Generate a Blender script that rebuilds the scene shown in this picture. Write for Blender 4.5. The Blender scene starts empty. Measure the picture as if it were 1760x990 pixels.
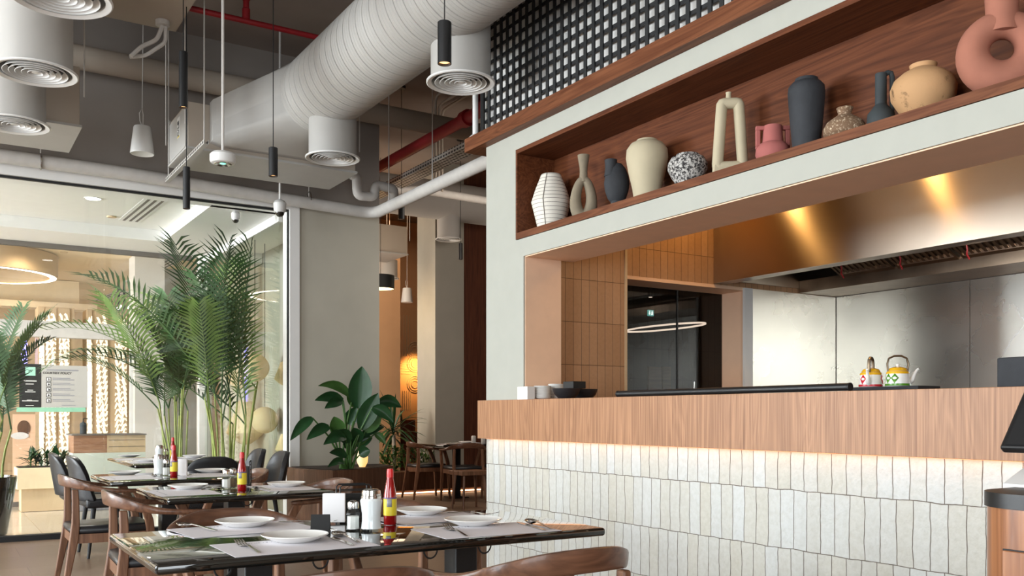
import bpy, bmesh, math, random
from mathutils import Vector, Matrix, Euler
random.seed(7)
PI = math.pi
S = bpy.context.scene
COL = S.collection
R = math.radians
H = 1.15                      # eye height of the photographer
FPX = 1575.0                  # focal length in pixels of the 1760 px frame
YAW = math.atan2(995.0, FPX)  # heading, turned from +Y towards +X
SN, CS = math.sin(YAW), math.cos(YAW)
HZ = 713.0                    # row of the horizon

def P(px, py, **k):
    """world point on a plane (X=, Y= or Z=) seen at a pixel of the photograph"""
    r = (px - 880.0) / FPX; q = (HZ - py) / FPX
    dx, dy = SN + r * CS, CS - r * SN
    if 'X' in k: d = k['X'] / dx
    elif 'Y' in k: d = k['Y'] / dy
    elif 'Z' in k: d = (k['Z'] - H) / q
    else: d = k['D']
    return Vector((d * dx, d * dy, H + q * d))

# ------------------------------------------------------------------ camera
cam_d = bpy.data.cameras.new('camera'); cam = bpy.data.objects.new('camera', cam_d); COL.objects.link(cam)
cam.location = (0, 0, H); cam.rotation_euler = (R(90), 0, -YAW)
cam_d.sensor_width = 36.0; cam_d.lens = FPX / 1760 * 36.0
cam_d.shift_y = (HZ - 495.0) / 1760.0
cam_d.clip_start = 0.05; cam_d.clip_end = 200
S.camera = cam

# ------------------------------------------------------------------ materials
def mk(name):
    m = bpy.data.materials.new(name); m.use_nodes = True
    nt = m.node_tree; b = nt.nodes['Principled BSDF']
    return m, nt, b
def srgb(r, g, b):
    f = lambda c: (c / 255 / 12.92) if c / 255 <= .04045 else ((c / 255 + .055) / 1.055) ** 2.4
    return (f(r), f(g), f(b), 1)
def N(nt, t, **k):
    n = nt.nodes.new(t)
    for a, v in k.items():
        if a.startswith('i_'): n.inputs[a[2:].replace('_', ' ')].default_value = v
        else: setattr(n, a, v)
    return n
def L(nt, a, b): nt.links.new(a, b)
def coords(nt, scale=(1, 1, 1), rot=(0, 0, 0), loc=(0, 0, 0)):
    t = N(nt, 'ShaderNodeTexCoord'); m = N(nt, 'ShaderNodeMapping')
    m.inputs['Scale'].default_value = scale; m.inputs['Rotation'].default_value = rot; m.inputs['Location'].default_value = loc
    L(nt, t.outputs['Object'], m.inputs['Vector']); return m.outputs['Vector']
def ramp(nt, fac, stops):
    r = N(nt, 'ShaderNodeValToRGB'); e = r.color_ramp.elements
    while len(e) < len(stops): e.new(.5)
    for i, (p, c) in enumerate(stops): e[i].position = p; e[i].color = c
    L(nt, fac, r.inputs['Fac']); return r.outputs['Color']
def bump(nt, b, h, dist=.002, st=1.0):
    n = N(nt, 'ShaderNodeBump'); n.inputs['Strength'].default_value = st; n.inputs['Distance'].default_value = dist
    L(nt, h, n.inputs['Height']); L(nt, n.outputs['Normal'], b.inputs['Normal'])
def plain(name, c, rough=.6, metal=0, var=.06, scale=9, bmp=0, spec=.5, trans=0, coat=0):
    m, nt, b = mk(name); b.inputs['Roughness'].default_value = rough; b.inputs['Metallic'].default_value = metal
    b.inputs['Specular IOR Level'].default_value = spec
    b.inputs['Coat Weight'].default_value = coat
    v = coords(nt); t = N(nt, 'ShaderNodeTexNoise'); t.inputs['Scale'].default_value = scale; t.inputs['Detail'].default_value = 4
    L(nt, v, t.inputs['Vector'])
    lo = tuple(x * (1 - var) for x in c[:3]) + (1,); hi = tuple(min(1, x * (1 + var)) for x in c[:3]) + (1,)
    L(nt, ramp(nt, t.outputs['Fac'], [(.3, lo), (.7, hi)]), b.inputs['Base Color'])
    if bmp: bump(nt, b, t.outputs['Fac'], bmp)
    if trans: b.inputs['Transmission Weight'].default_value = trans
    return m
def wood(name, dark, light, axis='Z', rough=.45, fine=55, coat=0, figure=.5):
    m, nt, b = mk(name); b.inputs['Roughness'].default_value = rough; b.inputs['Coat Weight'].default_value = coat
    b.inputs['Specular IOR Level'].default_value = .18 if axis == 'Y' else .35
    ax = 'XYZ'.index(axis)
    s1 = [fine] * 3; s1[ax] = 1.6; s2 = [7.0] * 3; s2[ax] = .55
    t1 = N(nt, 'ShaderNodeTexNoise'); t1.inputs['Scale'].default_value = 1; t1.inputs['Detail'].default_value = 5; t1.inputs['Distortion'].default_value = .6
    t2 = N(nt, 'ShaderNodeTexNoise'); t2.inputs['Scale'].default_value = 1; t2.inputs['Detail'].default_value = 3; t2.inputs['Distortion'].default_value = 1.2
    L(nt, coords(nt, s1), t1.inputs['Vector']); L(nt, coords(nt, s2, loc=(3, 1, 5)), t2.inputs['Vector'])
    w = N(nt, 'ShaderNodeMath', operation='MULTIPLY'); w.inputs[1].default_value = 9.0; L(nt, t2.outputs['Fac'], w.inputs[0])
    fr = N(nt, 'ShaderNodeMath', operation='PINGPONG'); fr.inputs[1].default_value = .5; L(nt, w.outputs[0], fr.inputs[0])
    mx = N(nt, 'ShaderNodeMix', data_type='FLOAT'); mx.inputs[0].default_value = figure * .6
    L(nt, t1.outputs['Fac'], mx.inputs[2]); L(nt, fr.outputs[0], mx.inputs[3])
    L(nt, ramp(nt, mx.outputs[0], [(.2, dark), (.62, light)]), b.inputs['Base Color'])
    bump(nt, b, t1.outputs['Fac'], .0006, .6)
    return m
def tiles(name, u, v, w, h, c1, c2, mortar, off=0.0, msize=.0025, wob=.004, rough=.5, bmp=.004, squash=0):
    """stack of upright tiles of w x h metres; u, v: which object axis runs across and up"""
    m, nt, b = mk(name); b.inputs['Roughness'].default_value = rough
    t = N(nt, 'ShaderNodeTexCoord'); s = N(nt, 'ShaderNodeSeparateXYZ'); L(nt, t.outputs['Object'], s.inputs[0])
    n0 = N(nt, 'ShaderNodeTexNoise'); n0.inputs['Scale'].default_value = 9; n0.inputs['Detail'].default_value = 3; L(nt, t.outputs['Object'], n0.inputs['Vector'])
    sub = N(nt, 'ShaderNodeVectorMath', operation='SUBTRACT'); sub.inputs[1].default_value = (.5, .5, .5); L(nt, n0.outputs['Color'], sub.inputs[0])
    scl = N(nt, 'ShaderNodeVectorMath', operation='SCALE'); scl.inputs['Scale'].default_value = wob * 2; L(nt, sub.outputs[0], scl.inputs[0])
    c = N(nt, 'ShaderNodeCombineXYZ'); L(nt, s.outputs['XYZ'.index(u)], c.inputs[0]); L(nt, s.outputs['XYZ'.index(v)], c.inputs[1])
    add = N(nt, 'ShaderNodeVectorMath', operation='ADD'); L(nt, c.outputs[0], add.inputs[0]); L(nt, scl.outputs[0], add.inputs[1])
    br = N(nt, 'ShaderNodeTexBrick'); br.offset = off; br.offset_frequency = 2; br.squash = 1
    br.inputs['Scale'].default_value = 1; br.inputs['Brick Width'].default_value = w; br.inputs['Row Height'].default_value = h
    br.inputs['Mortar Size'].default_value = msize; br.inputs['Mortar Smooth'].default_value = .4; br.inputs['Bias'].default_value = 0
    br.inputs['Color1'].default_value = c1; br.inputs['Color2'].default_value = c2; br.inputs['Mortar'].default_value = mortar
    L(nt, add.outputs[0], br.inputs['Vector'])
    n1 = N(nt, 'ShaderNodeTexNoise'); n1.inputs['Scale'].default_value = 45; n1.inputs['Detail'].default_value = 6; L(nt, t.outputs['Object'], n1.inputs['Vector'])
    mm = N(nt, 'ShaderNodeMix', data_type='RGBA', blend_type='MULTIPLY'); mm.inputs[0].default_value = .35
    L(nt, br.outputs['Color'], mm.inputs[6]); L(nt, ramp(nt, n1.outputs['Fac'], [(.3, (.78, .76, .7, 1)), (.62, (1, 1, 1, 1))]), mm.inputs[7])
    L(nt, mm.outputs[2], b.inputs['Base Color'])
    hh = N(nt, 'ShaderNodeMath', operation='MULTIPLY_ADD'); hh.inputs[1].default_value = -1.6; L(nt, br.outputs['Fac'], hh.inputs[0]); L(nt, n1.outputs['Fac'], hh.inputs[2])
    bump(nt, b, hh.outputs[0], bmp, .7)
    return m
def emit(name, c, st):
    m, nt, b = mk(name); b.inputs['Base Color'].default_value = (.8, .8, .8, 1)
    b.inputs['Emission Color'].default_value = c; b.inputs['Emission Strength'].default_value = st; return m
def glass(name, tint=(.985, .985, .982, 1), refl=1.0, ior=1.45):
    m, nt, b = mk(name); nt.nodes.remove(b); o = nt.nodes['Material Output']
    t = N(nt, 'ShaderNodeBsdfTransparent'); t.inputs[0].default_value = tint
    g = N(nt, 'ShaderNodeBsdfGlossy'); g.inputs['Roughness'].default_value = 0.0; g.inputs[0].default_value = (refl, refl, refl, 1)
    lw = N(nt, 'ShaderNodeLayerWeight'); pw = N(nt, 'ShaderNodeMath', operation='POWER'); pw.inputs[1].default_value = 5; L(nt, lw.outputs['Facing'], pw.inputs[0])
    f0 = ((ior - 1) / (ior + 1)) ** 2; f = N(nt, 'ShaderNodeMath', operation='MULTIPLY_ADD'); f.inputs[1].default_value = .6; f.inputs[2].default_value = f0 * .8; L(nt, pw.outputs[0], f.inputs[0])
    x = N(nt, 'ShaderNodeMixShader'); L(nt, f.outputs[0], x.inputs[0]); L(nt, t.outputs[0], x.inputs[1]); L(nt, g.outputs[0], x.inputs[2])
    L(nt, x.outputs[0], o.inputs['Surface']); return m
def speckle(name, base, spot, lo, hi, scale, rough=.8, bmp=.003):
    m, nt, b = mk(name); b.inputs['Roughness'].default_value = rough
    t = N(nt, 'ShaderNodeTexNoise'); t.inputs['Scale'].default_value = scale; t.inputs['Detail'].default_value = 8; t.inputs['Roughness'].default_value = .7
    L(nt, coords(nt), t.inputs['Vector'])
    L(nt, ramp(nt, t.outputs['Fac'], [(lo, spot), (hi, base)]), b.inputs['Base Color']); bump(nt, b, t.outputs['Fac'], bmp); return m
def steel(name, c, rough, an=.7, scr=.1):
    m, nt, b = mk(name); b.inputs['Metallic'].default_value = 1; b.inputs['Anisotropic'].default_value = an
    b.inputs['Anisotropic Rotation'].default_value = 0.25
    tg = N(nt, 'ShaderNodeTangent'); tg.direction_type = 'RADIAL'; tg.axis = 'Z'; L(nt, tg.outputs[0], b.inputs['Tangent'])
    t = N(nt, 'ShaderNodeTexNoise'); t.inputs['Scale'].default_value = 2.2; t.inputs['Detail'].default_value = 3; L(nt, coords(nt, (1, 1, 1.3)), t.inputs['Vector'])
    lo = tuple(x * .92 for x in c[:3]) + (1,)
    L(nt, ramp(nt, t.outputs['Fac'], [(.3, lo), (.7, c)]), b.inputs['Base Color'])
    mr = N(nt, 'ShaderNodeMapRange'); mr.inputs['To Min'].default_value = rough - scr; mr.inputs['To Max'].default_value = rough + scr
    L(nt, t.outputs['Fac'], mr.inputs['Value']); L(nt, mr.outputs[0], b.inputs['Roughness'])
    return m

M = {}
M['white'] = plain('white_paint', srgb(174, 174, 164), .7, var=.02)
M['white2'] = plain('mall_white', srgb(236, 234, 230), .6, var=.015)
M['cream'] = plain('mall_cream', srgb(232, 212, 176), .6, var=.03)
M['creamdark'] = plain('mall_beige', srgb(205, 180, 145), .6, var=.04)
M['peach'] = plain('peach_paint', srgb(244, 204, 172), .6, var=.03)
M['grey'] = plain('grey_plaster', srgb(170, 167, 156), .8, var=.05, scale=3, bmp=.0006)
M['grey_shaded'] = plain('grey_plaster_shaded', srgb(146, 138, 131), .85, var=.05, scale=3)  # same plaster as the pier, dimmer light on the upper wall painted in
M['grey_lit'] = plain('grey_plaster_lit', srgb(184, 178, 163), .8, var=.04, scale=3, bmp=.0006)  # pier copy of the grey plaster, brighter light painted into its colour
M['greydark'] = plain('dark_grey_plaster', srgb(112, 105, 98), .85, var=.05, scale=3)
M['ceil'] = plain('slab_grey', srgb(150, 137, 128), .9, var=.06, scale=2)
M['beam'] = plain('beam_beige', srgb(178, 166, 152), .85, var=.04, scale=2)
M['orange'] = plain('tan_wall', srgb(206, 164, 124), .75, var=.05, scale=2)
M['duct'] = plain('duct_white', srgb(178, 175, 170), .55, var=.03, scale=5)
M['pipe'] = plain('pipe_white', srgb(205, 200, 194), .6, var=.05, scale=14, bmp=.002)
M['red'] = plain('red_pipe', srgb(150, 30, 36), .45, var=.1)
M['blackmetal'] = plain('black_metal', srgb(24, 24, 25), .42, var=.1)
M['black'] = plain('matt_black', srgb(20, 20, 21), .6, var=.1)
M['plastic'] = plain('white_plastic', srgb(225, 224, 221), .4, var=.01)
M['chrome'] = plain('chrome', srgb(205, 203, 200), .16, metal=1, var=.02)
M['cutlery'] = plain('cutlery_steel', srgb(200, 196, 190), .14, metal=1, var=.02)
M['china'] = plain('white_china', srgb(238, 237, 233), .12, var=.01)
M['leather'] = plain('dark_leather', srgb(34, 35, 38), .38, var=.15, scale=120, bmp=.0006)
M['paper'] = plain('paper', srgb(238, 236, 236), .7, var=.01)
M['soil'] = speckle('soil', srgb(70, 52, 38), srgb(28, 20, 14), .35, .65, 30)
M['leaf'] = plain('leaf_dark', srgb(34, 72, 38), .35, var=.3, scale=6)
M['leaf2'] = plain('leaf_mid', srgb(66, 102, 46), .45, var=.3, scale=8)
M['palm'] = plain('palm_green', srgb(52, 84, 42), .5, var=.35, scale=4)
M['palmlight'] = plain('palm_light_green', srgb(98, 124, 58), .5, var=.3, scale=4)
M['cane'] = plain('cane_green', srgb(138, 150, 72), .5, var=.25, scale=14)
M['walnut'] = wood('walnut_chair', srgb(76, 50, 38), srgb(128, 90, 68), 'X', .32, 40, coat=.2)
M['walnutz'] = wood('walnut_leg', srgb(92, 62, 46), srgb(146, 106, 80), 'Z', .4, 40)
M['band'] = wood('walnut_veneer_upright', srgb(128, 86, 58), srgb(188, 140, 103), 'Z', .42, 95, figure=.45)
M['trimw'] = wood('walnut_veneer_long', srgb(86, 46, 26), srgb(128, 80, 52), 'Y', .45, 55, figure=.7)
M['nichew_shaded'] = wood('niche_walnut_shaded', srgb(72, 36, 18), srgb(112, 64, 38), 'Y', .5, 55, figure=.7)  # darker copy of the long veneer, recess shadow held in the colour
M['cabw'] = wood('cabinet_walnut', srgb(122, 76, 48), srgb(172, 118, 80), 'Z', .35, 60, coat=.2, figure=.6)
M['darkw'] = wood('dark_walnut', srgb(68, 36, 24), srgb(108, 62, 42), 'Z', .5, 45)
M['planterw'] = wood('planter_walnut', srgb(84, 56, 40), srgb(124, 88, 66), 'Z', .4, 45)
M['ctile'] = tiles('cream_brick', 'Y', 'Z', .075, .269, srgb(210, 213, 211), srgb(203, 201, 190), srgb(118, 108, 97), off=.22, msize=.0022, wob=.009, rough=.6, bmp=.006)
M['ktile'] = tiles('terracotta_tile', 'X', 'Z', .07, .30, srgb(186, 144, 108), srgb(174, 132, 96), srgb(104, 76, 54), 0, .0022, .002, .45, .0015)
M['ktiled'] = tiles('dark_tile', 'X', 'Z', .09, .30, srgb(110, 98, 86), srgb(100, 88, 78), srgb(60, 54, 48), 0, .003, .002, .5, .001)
M['steel'] = steel('brushed_steel', srgb(222, 220, 212), .28, an=.3, scr=.045)
M['hood'] = steel('hood_steel', srgb(184, 172, 158), .34, an=.93, scr=.03)
M['steeldark'] = plain('filter_steel', srgb(150, 130, 112), .35, metal=1, var=.15, scale=6)
M['glass'] = glass('window_glass')
M['glassgreen'] = glass('shop_glass', (.95, .975, .945, 1), 1, 1.3)
M['smoke'] = glass('smoked_glass', (.62, .6, .58, 1), .9, 1.5)
M['jar'] = glass('jar_glass', (.93, .95, .95, 1), 1.0, 1.5)
M['mint'] = plain('mint_panel', srgb(216, 223, 212), .3, var=.02)
M['brownpanel'] = wood('desk_brown', srgb(140, 100, 76), srgb(178, 138, 110), 'X', .4, 30)
M['gourd'] = plain('rattan_cream', srgb(222, 196, 150), .7, var=.06, scale=30)
M['copper'] = plain('copper_inside', srgb(214, 130, 74), .35, metal=.6, var=.1)
# vases
M['v_paper'] = plain('vase_white', srgb(226, 220, 208), .7, var=.02)
M['v_line'] = plain('vase_rib', srgb(120, 112, 104), .7)
M['v_taupe'] = plain('vase_taupe', srgb(136, 124, 104), .85, var=.08, scale=20, bmp=.002)
M['v_black'] = plain('vase_black', srgb(44, 46, 50), .75, var=.12, scale=20, bmp=.003)
M['v_cream'] = plain('vase_cream', srgb(188, 176, 148), .8, var=.05, scale=8, bmp=.001)
M['v_speck'] = speckle('vase_speckled', srgb(206, 202, 196), srgb(46, 42, 42), .46, .55, 75)
M['v_pink'] = plain('vase_pink', srgb(170, 98, 92), .85, var=.04)
M['v_brown'] = speckle('vase_brown', srgb(124, 96, 72), srgb(226, 206, 176), .36, .46, 90)
M['v_teal'] = plain('vase_slate', srgb(52, 58, 60), .75, var=.06)
M['v_tan'] = speckle('vase_tan', srgb(192, 150, 106), srgb(108, 80, 52), .33, .42, 9)
M['v_terra'] = plain('vase_terracotta', srgb(164, 106, 86), .85, var=.06, scale=14, bmp=.001)

# ------------------------------------------------------------------ mesh helpers
class MB:
    def __init__(s): s.bm = bmesh.new(); s.bevelled = False
    def verts(s, ps): return [s.bm.verts.new(p) for p in ps]
    def face(s, vs):
        try: return s.bm.faces.new(vs)
        except ValueError: return None
    def box(s, x0, y0, z0, x1, y1, z1, bev=0, seg=2):
        if x0 > x1: x0, x1 = x1, x0
        if y0 > y1: y0, y1 = y1, y0
        if z0 > z1: z0, z1 = z1, z0
        v = s.verts([(x0, y0, z0), (x1, y0, z0), (x1, y1, z0), (x0, y1, z0), (x0, y0, z1), (x1, y0, z1), (x1, y1, z1), (x0, y1, z1)])
        fs = [s.face([v[i] for i in f]) for f in ((3, 2, 1, 0), (4, 5, 6, 7), (0, 1, 5, 4), (1, 2, 6, 5), (2, 3, 7, 6), (3, 0, 4, 7))]
        if bev:
            s.bevelled = True; es = list({e for f in fs for e in f.edges})
            bmesh.ops.bevel(s.bm, geom=es, offset=bev, segments=seg, affect='EDGES', profile=.5)
        return s
    def prism(s, poly, z0, z1):
        a = s.verts([(x, y, z0) for x, y in poly]); b = s.verts([(x, y, z1) for x, y in poly]); n = len(poly)
        s.face(a[::-1]); s.face(b)
        for i in range(n): s.face([a[i], a[(i + 1) % n], b[(i + 1) % n], b[i]])
        return s
    def loft(s, rings, caps=True, closed=False):
        vs = [s.verts(r) for r in rings]; n = len(rings[0]); m = len(vs)
        for j in range(m if closed else m - 1):
            a, b = vs[j], vs[(j + 1) % m]
            for i in range(n): s.face([a[i], a[(i + 1) % n], b[(i + 1) % n], b[i]])
        if caps and not closed: s.face(vs[0][::-1]); s.face(vs[-1])
        return s
    def tube(s, pts, r, seg=8, caps=True, closed=False, flat=1.0):
        pts = [Vector(p) for p in pts]; n = len(pts); rr = r if isinstance(r, (list, tuple)) else [r] * n
        rings = []; up = None
        for i in range(n):
            if closed: t = pts[(i + 1) % n] - pts[i - 1]
            else: t = pts[min(i + 1, n - 1)] - pts[max(i - 1, 0)]
            if t.length < 1e-9: t = Vector((0, 0, 1))
            t.normalize()
            if up is None: up = Vector((0, 0, 1)) if abs(t.z) < .9 else Vector((1, 0, 0))
            x = up - t * up.dot(t)
            if x.length < 1e-6: x = t.orthogonal()
            x.normalize(); up = x; y = t.cross(x)
            rings.append([pts[i] + x * math.cos(2 * PI * k / seg) * rr[i] + y * math.sin(2 * PI * k / seg) * rr[i] * flat for k in range(seg)])
        return s.loft(rings, caps, closed)
    def cyl(s, p0, p1, r0, r1=None, seg=16): return s.tube([p0, p1], [r0, r0 if r1 is None else r1], seg)
    def lathe(s, prof, seg=32, c=(0, 0, 0), sx=1, sy=1):
        rows = []
        for r, z in prof:
            if r < 1e-6: rows.append([s.bm.verts.new((c[0], c[1], c[2] + z))])
            else: rows.append(s.verts([(c[0] + sx * r * math.cos(2 * PI * k / seg), c[1] + sy * r * math.sin(2 * PI * k / seg), c[2] + z) for k in range(seg)]))
        for a, b in zip(rows, rows[1:]):
            if len(a) == 1 and len(b) == 1: continue
            for k in range(seg):
                q = (k + 1) % seg
                if len(a) == 1: s.face([a[0], b[q], b[k]])
                elif len(b) == 1: s.face([a[k], a[q], b[0]])
                else: s.face([a[k], a[q], b[q], b[k]])
        return s
    def grid(s, rows):
        vs = [s.verts(r) for r in rows]
        for a, b in zip(vs, vs[1:]):
            for i in range(len(a) - 1): s.face([a[i], a[i + 1], b[i + 1], b[i]])
        return s
    def build(s, name, mat, parent=None, smooth=35, xf=None, thick=0, bev=0, sub=0):
        bmesh.ops.recalc_face_normals(s.bm, faces=s.bm.faces[:])
        me = bpy.data.meshes.new(name); s.bm.to_mesh(me); s.bm.free()
        if xf is not None: me.transform(xf)
        me.materials.append(M[mat] if isinstance(mat, str) else mat)
        if s.bevelled: smooth = min(smooth, 15)
        if smooth:
            me.polygons.foreach_set('use_smooth', [True] * len(me.polygons)); me.set_sharp_from_angle(angle=R(smooth))
        o = bpy.data.objects.new(name, me); COL.objects.link(o)
        if parent is not None: o.parent = parent
        if thick: md = o.modifiers.new('thickness', 'SOLIDIFY'); md.thickness = thick; md.offset = 0
        if bev: md = o.modifiers.new('bevel', 'BEVEL'); md.width = bev; md.segments = 2; md.limit_method = 'ANGLE'
        if sub: md = o.modifiers.new('smooth', 'SUBSURF'); md.levels = sub; md.render_levels = sub
        return o
def tag(o, label, cat, group=None, kind=None):
    o['label'] = label; o['category'] = cat
    if group: o['group'] = group
    if kind: o['kind'] = kind
    return o
def thing(name, label, cat, loc=(0, 0, 0), rz=0, group=None, scale=1):
    o = bpy.data.objects.new(name, None); COL.objects.link(o); o.empty_display_size = .1
    o.location = loc; o.rotation_euler = (0, 0, rz); o.scale = (scale,) * 3
    return tag(o, label, cat, group)
def struct(name, mb, mat, parent=None, **k):
    o = mb.build(name, mat, parent, **k); o['kind'] = 'structure'; return o
def dup(o, loc=None, rz=None, label=None, parent=None):
    c = o.copy(); COL.objects.link(c)
    if parent is not None: c.parent = parent
    if loc is not None: c.location = loc
    if rz is not None: c.rotation_euler = (0, 0, rz)
    if label: c['label'] = label
    for ch in list(o.children): dup(ch, parent=c)
    return c
def text_mesh(body, name, mat, parent, mtx, size=.1, depth=.001):
    cu = bpy.data.curves.new('lettering', 'FONT'); cu.body = body; cu.size = size; cu.extrude = depth; cu.offset = size * .02; cu.align_x = 'CENTER'; cu.align_y = 'CENTER'
    t = bpy.data.objects.new('lettering', cu); COL.objects.link(t)
    bpy.context.view_layer.update()
    me = bpy.data.meshes.new_from_object(t.evaluated_get(bpy.context.evaluated_depsgraph_get()))
    bpy.data.objects.remove(t); bpy.data.curves.remove(cu)
    me.transform(mtx); me.materials.clear(); me.materials.append(M[mat])
    o = bpy.data.objects.new(name, me); COL.objects.link(o); o.parent = parent; return o
def arc(c, r, a0, a1, n, z=0): return [(c[0] + r * math.cos(a0 + (a1 - a0) * i / n), c[1] + r * math.sin(a0 + (a1 - a0) * i / n)) for i in range(n + 1)]
def lamp(kind, name, loc, power, color=(1, 1, 1), size=.1, size_y=None, target=None, spot=None, spread=None):
    d = bpy.data.lights.new(name, kind); d.energy = power; d.color = color
    if kind == 'AREA':
        d.size = size
        if size_y: d.shape = 'RECTANGLE'; d.size_y = size_y
        if spread: d.spread = spread
    else: d.shadow_soft_size = size
    if spot: d.spot_size = R(spot); d.spot_blend = .6
    o = bpy.data.objects.new(name, d); COL.objects.link(o); o.location = loc
    if target is not None and (abs(target[0] - loc[0]) + abs(target[1] - loc[1])) > 1e-4: o.rotation_euler = (Vector(target) - Vector(loc)).to_track_quat('-Z', 'Y').to_euler()
    return o
# ------------------------------------------------------------------ setting: dining room shell
M['floor'] = tiles('floor_tile', 'X', 'Y', 1.2, .6, srgb(144, 120, 101), srgb(134, 111, 93), srgb(120, 100, 84), .5, .003, 0, .38, .0006)
M['mallfloor'] = tiles('mall_floor_tile', 'X', 'Y', .9, .9, srgb(236, 226, 210), srgb(230, 218, 200), srgb(190, 176, 156), 0, .003, 0, .08, .0002)
WY = 9.46; FX = 3.185; PX0, PX1 = 3.29, 4.22; CZ = 4.95
struct('floor', MB().box(-6.5, -4, -.1, 10, 9.52, 0).box(3.2, 9.5, -.1, 10, 18, -.0005), 'floor')
struct('floor_mall', MB().box(-12, 9.52, -.12, 3.19, 24, -.004).box(3.2, 9.72, -.115, 4.2, 16, -.0045), 'mallfloor')
struct('ceiling', MB().box(-6.7, -4, CZ, 10, 18.2, CZ + .15), 'ceil')
struct('trim_1', MB().box(-6.4, 4.4, 4.4, 1.74, 8.1, CZ - .002), 'beam')          # dropped slab
struct('wall_back', MB().box(-6.5, WY, 3.42, PX0, WY + .24, CZ).box(PX0, WY, 3.42, PX1, WY + .24, CZ), 'grey_shaded')
struct('wall_pier', MB().box(PX0, WY, 0, PX1, WY + .24, 3.4195), 'grey_lit')
struct('wall_left', MB().box(-6.65, -4, 0, -6.5, 9.7, .25).box(-6.65, -4, 3.3, -6.5, 9.7, CZ).box(-6.65, -4, .25, -6.5, -2.6, 3.3).box(-6.65, 2.9, .25, -6.5, 3.3, 3.3).box(-6.65, 9.0, .25, -6.5, 9.7, 3.3), 'white')
struct('wall_front', MB().box(-6.5, -4.15, 0, -3.7, -4, CZ).box(-3.7, -4.15, 0, .8, -4, .3).box(-3.7, -4.15, 3.0, .8, -4, CZ).box(.8, -4.15, 0, 10, -4, CZ), 'grey')
w = thing('window_7', 'window added in the unseen wall behind the tables as a light source', 'window'); w['kind'] = 'structure'  # unseen window added so low light reaches the pier
MB().box(-3.7, -4.1, .3, -3.64, -4.03, 3).box(.74, -4.1, .3, .8, -4.03, 3).box(-1.48, -4.1, .3, -1.42, -4.03, 3).box(-3.64, -4.1, .3, .74, -4.03, .36).box(-3.64, -4.1, 2.94, .74, -4.03, 3).build('window_frame', 'blackmetal', w)
MB().box(-3.64, -4.07, .36, .74, -4.065, 2.94).build('pane', 'glass', w, smooth=0)
struct('wall_right', MB().box(9.85, -4, 0, 10, 18, CZ), 'greydark')
# storefront window
w = thing('window_1', 'floor to ceiling storefront glazing with a black sill track between dining room and lobby', 'window'); w['kind'] = 'structure'
MB().box(-6.5, WY - .03, 3.32, PX0, WY + .12, 3.42).box(FX + .0, WY - .03, 0, PX0, WY + .2, 3.32).build('window_frame', 'white2', w)
MB().box(-6.5, WY - .04, -.003, FX, WY + .06, .05).box(FX - .012, WY + .0, .05, FX, WY + .04, 3.3).box(-6.5, WY, 3.3, FX, WY + .04, 3.318).build('sill_track', 'black', w)
jx = P(179, 500, Y=WY + .02).x
MB().box(-6.5, WY + .015, .05, jx - .003, WY + .027, 3.3).box(jx + .003, WY + .015, .05, FX - .012, WY + .027, 3.3).build('pane', 'glass', w, smooth=0)
for y0, y1, n in ((-2.6, 2.9, 2), (3.3, 9.0, 3)):
    w = thing('window_%d' % n, 'tall side window along the open left side of the dining room', 'window'); w['kind'] = 'structure'
    b = MB()
    for k in range(4):
        yy = y0 + (y1 - y0) * k / 3; b.box(-6.62, yy - .03, .25, -6.54, yy + .03, 3.3)
    b.box(-6.62, y0, .25, -6.54, y1, .31).box(-6.62, y0, 3.24, -6.54, y1, 3.3).build('window_frame', 'blackmetal', w)
    MB().box(-6.585, y0, .3, -6.58, y1, 3.25).build('pane', 'glass', w, smooth=0)
# ------------------------------------------------------------------ corridor beyond the pier
struct('wall_far', MB().box(4.2, 16.4, 0, 10, 16.6, CZ).box(4.05, 9.7, 0, 4.22, 16.4, CZ), 'orange')
struct('trim_2', MB().box(6.35, 12.2, 0, 6.84, 12.8, CZ), 'grey')                 # square column
struct('trim_3', MB().box(6.84, 12.25, 0, 9.85, 12.4, CZ), 'darkw')                # dark walnut partition
a = P(652, 600, Y=14.6); b_ = P(688, 600, Y=14.6)
struct('trim_4', MB().box(a.x - .6, 14.6, 0, b_.x, 15.2, CZ - .5), 'orange')
t = thing('carved_panel', 'tan wall panel with carved circles and lines beside the lit column', 'wall panel', (0, 0, 0))
a = P(689, 600, Y=16.2); b_ = P(724, 600, Y=16.2)
MB().box(a.x, 16.25, .6, b_.x + .4, 16.38, 3.3).build('panel_board', 'orange', t)
b = MB()
for cz in (2.42, 2.15, 1.75):
    for r_ in (.07, .12, .16): b.tube([(b_.x - .12 + r_ * math.cos(q * PI / 12), 16.24, cz + r_ * math.sin(q * PI / 12)) for q in range(24)], .008, 6, closed=True)
for k in range(5): b.box(a.x + .06 + k * .04, 16.235, 1.25, a.x + .07 + k * .04, 16.26, 1.62); b.box(a.x + .03, 16.235, 1.95 + k * .05, a.x + .22, 16.26, 1.958 + k * .05)
for k in range(3): b.box(a.x + .08 + k * .06, 16.235, 2.3, a.x + .09 + k * .06, 16.26, 3.1)
b.build('carving', 'creamdark', t)
t = thing('banquette', 'dark wooden tiered bench at the far end of the corridor', 'bench', (0, 0, 0))
for k in range(3): MB().box(6.3, 14.9 - .0 + .25 * k, .0, 7.6, 15.15 + .25 * k, .62 + .22 * k, bev=.01).build('tier', 'darkw', t)
b = MB()
for i in range(6): b.tube([(6.9 + .09 * i, 15.5, 1.06), (6.9 + .09 * i + random.uniform(-.03, .03), 15.48, 1.25)], [.035, .006], 5)
tag(b.build('small_plant', 'leaf', None), 'row of small dark succulents on top of the far tiered bench', 'plant', kind='stuff')

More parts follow.
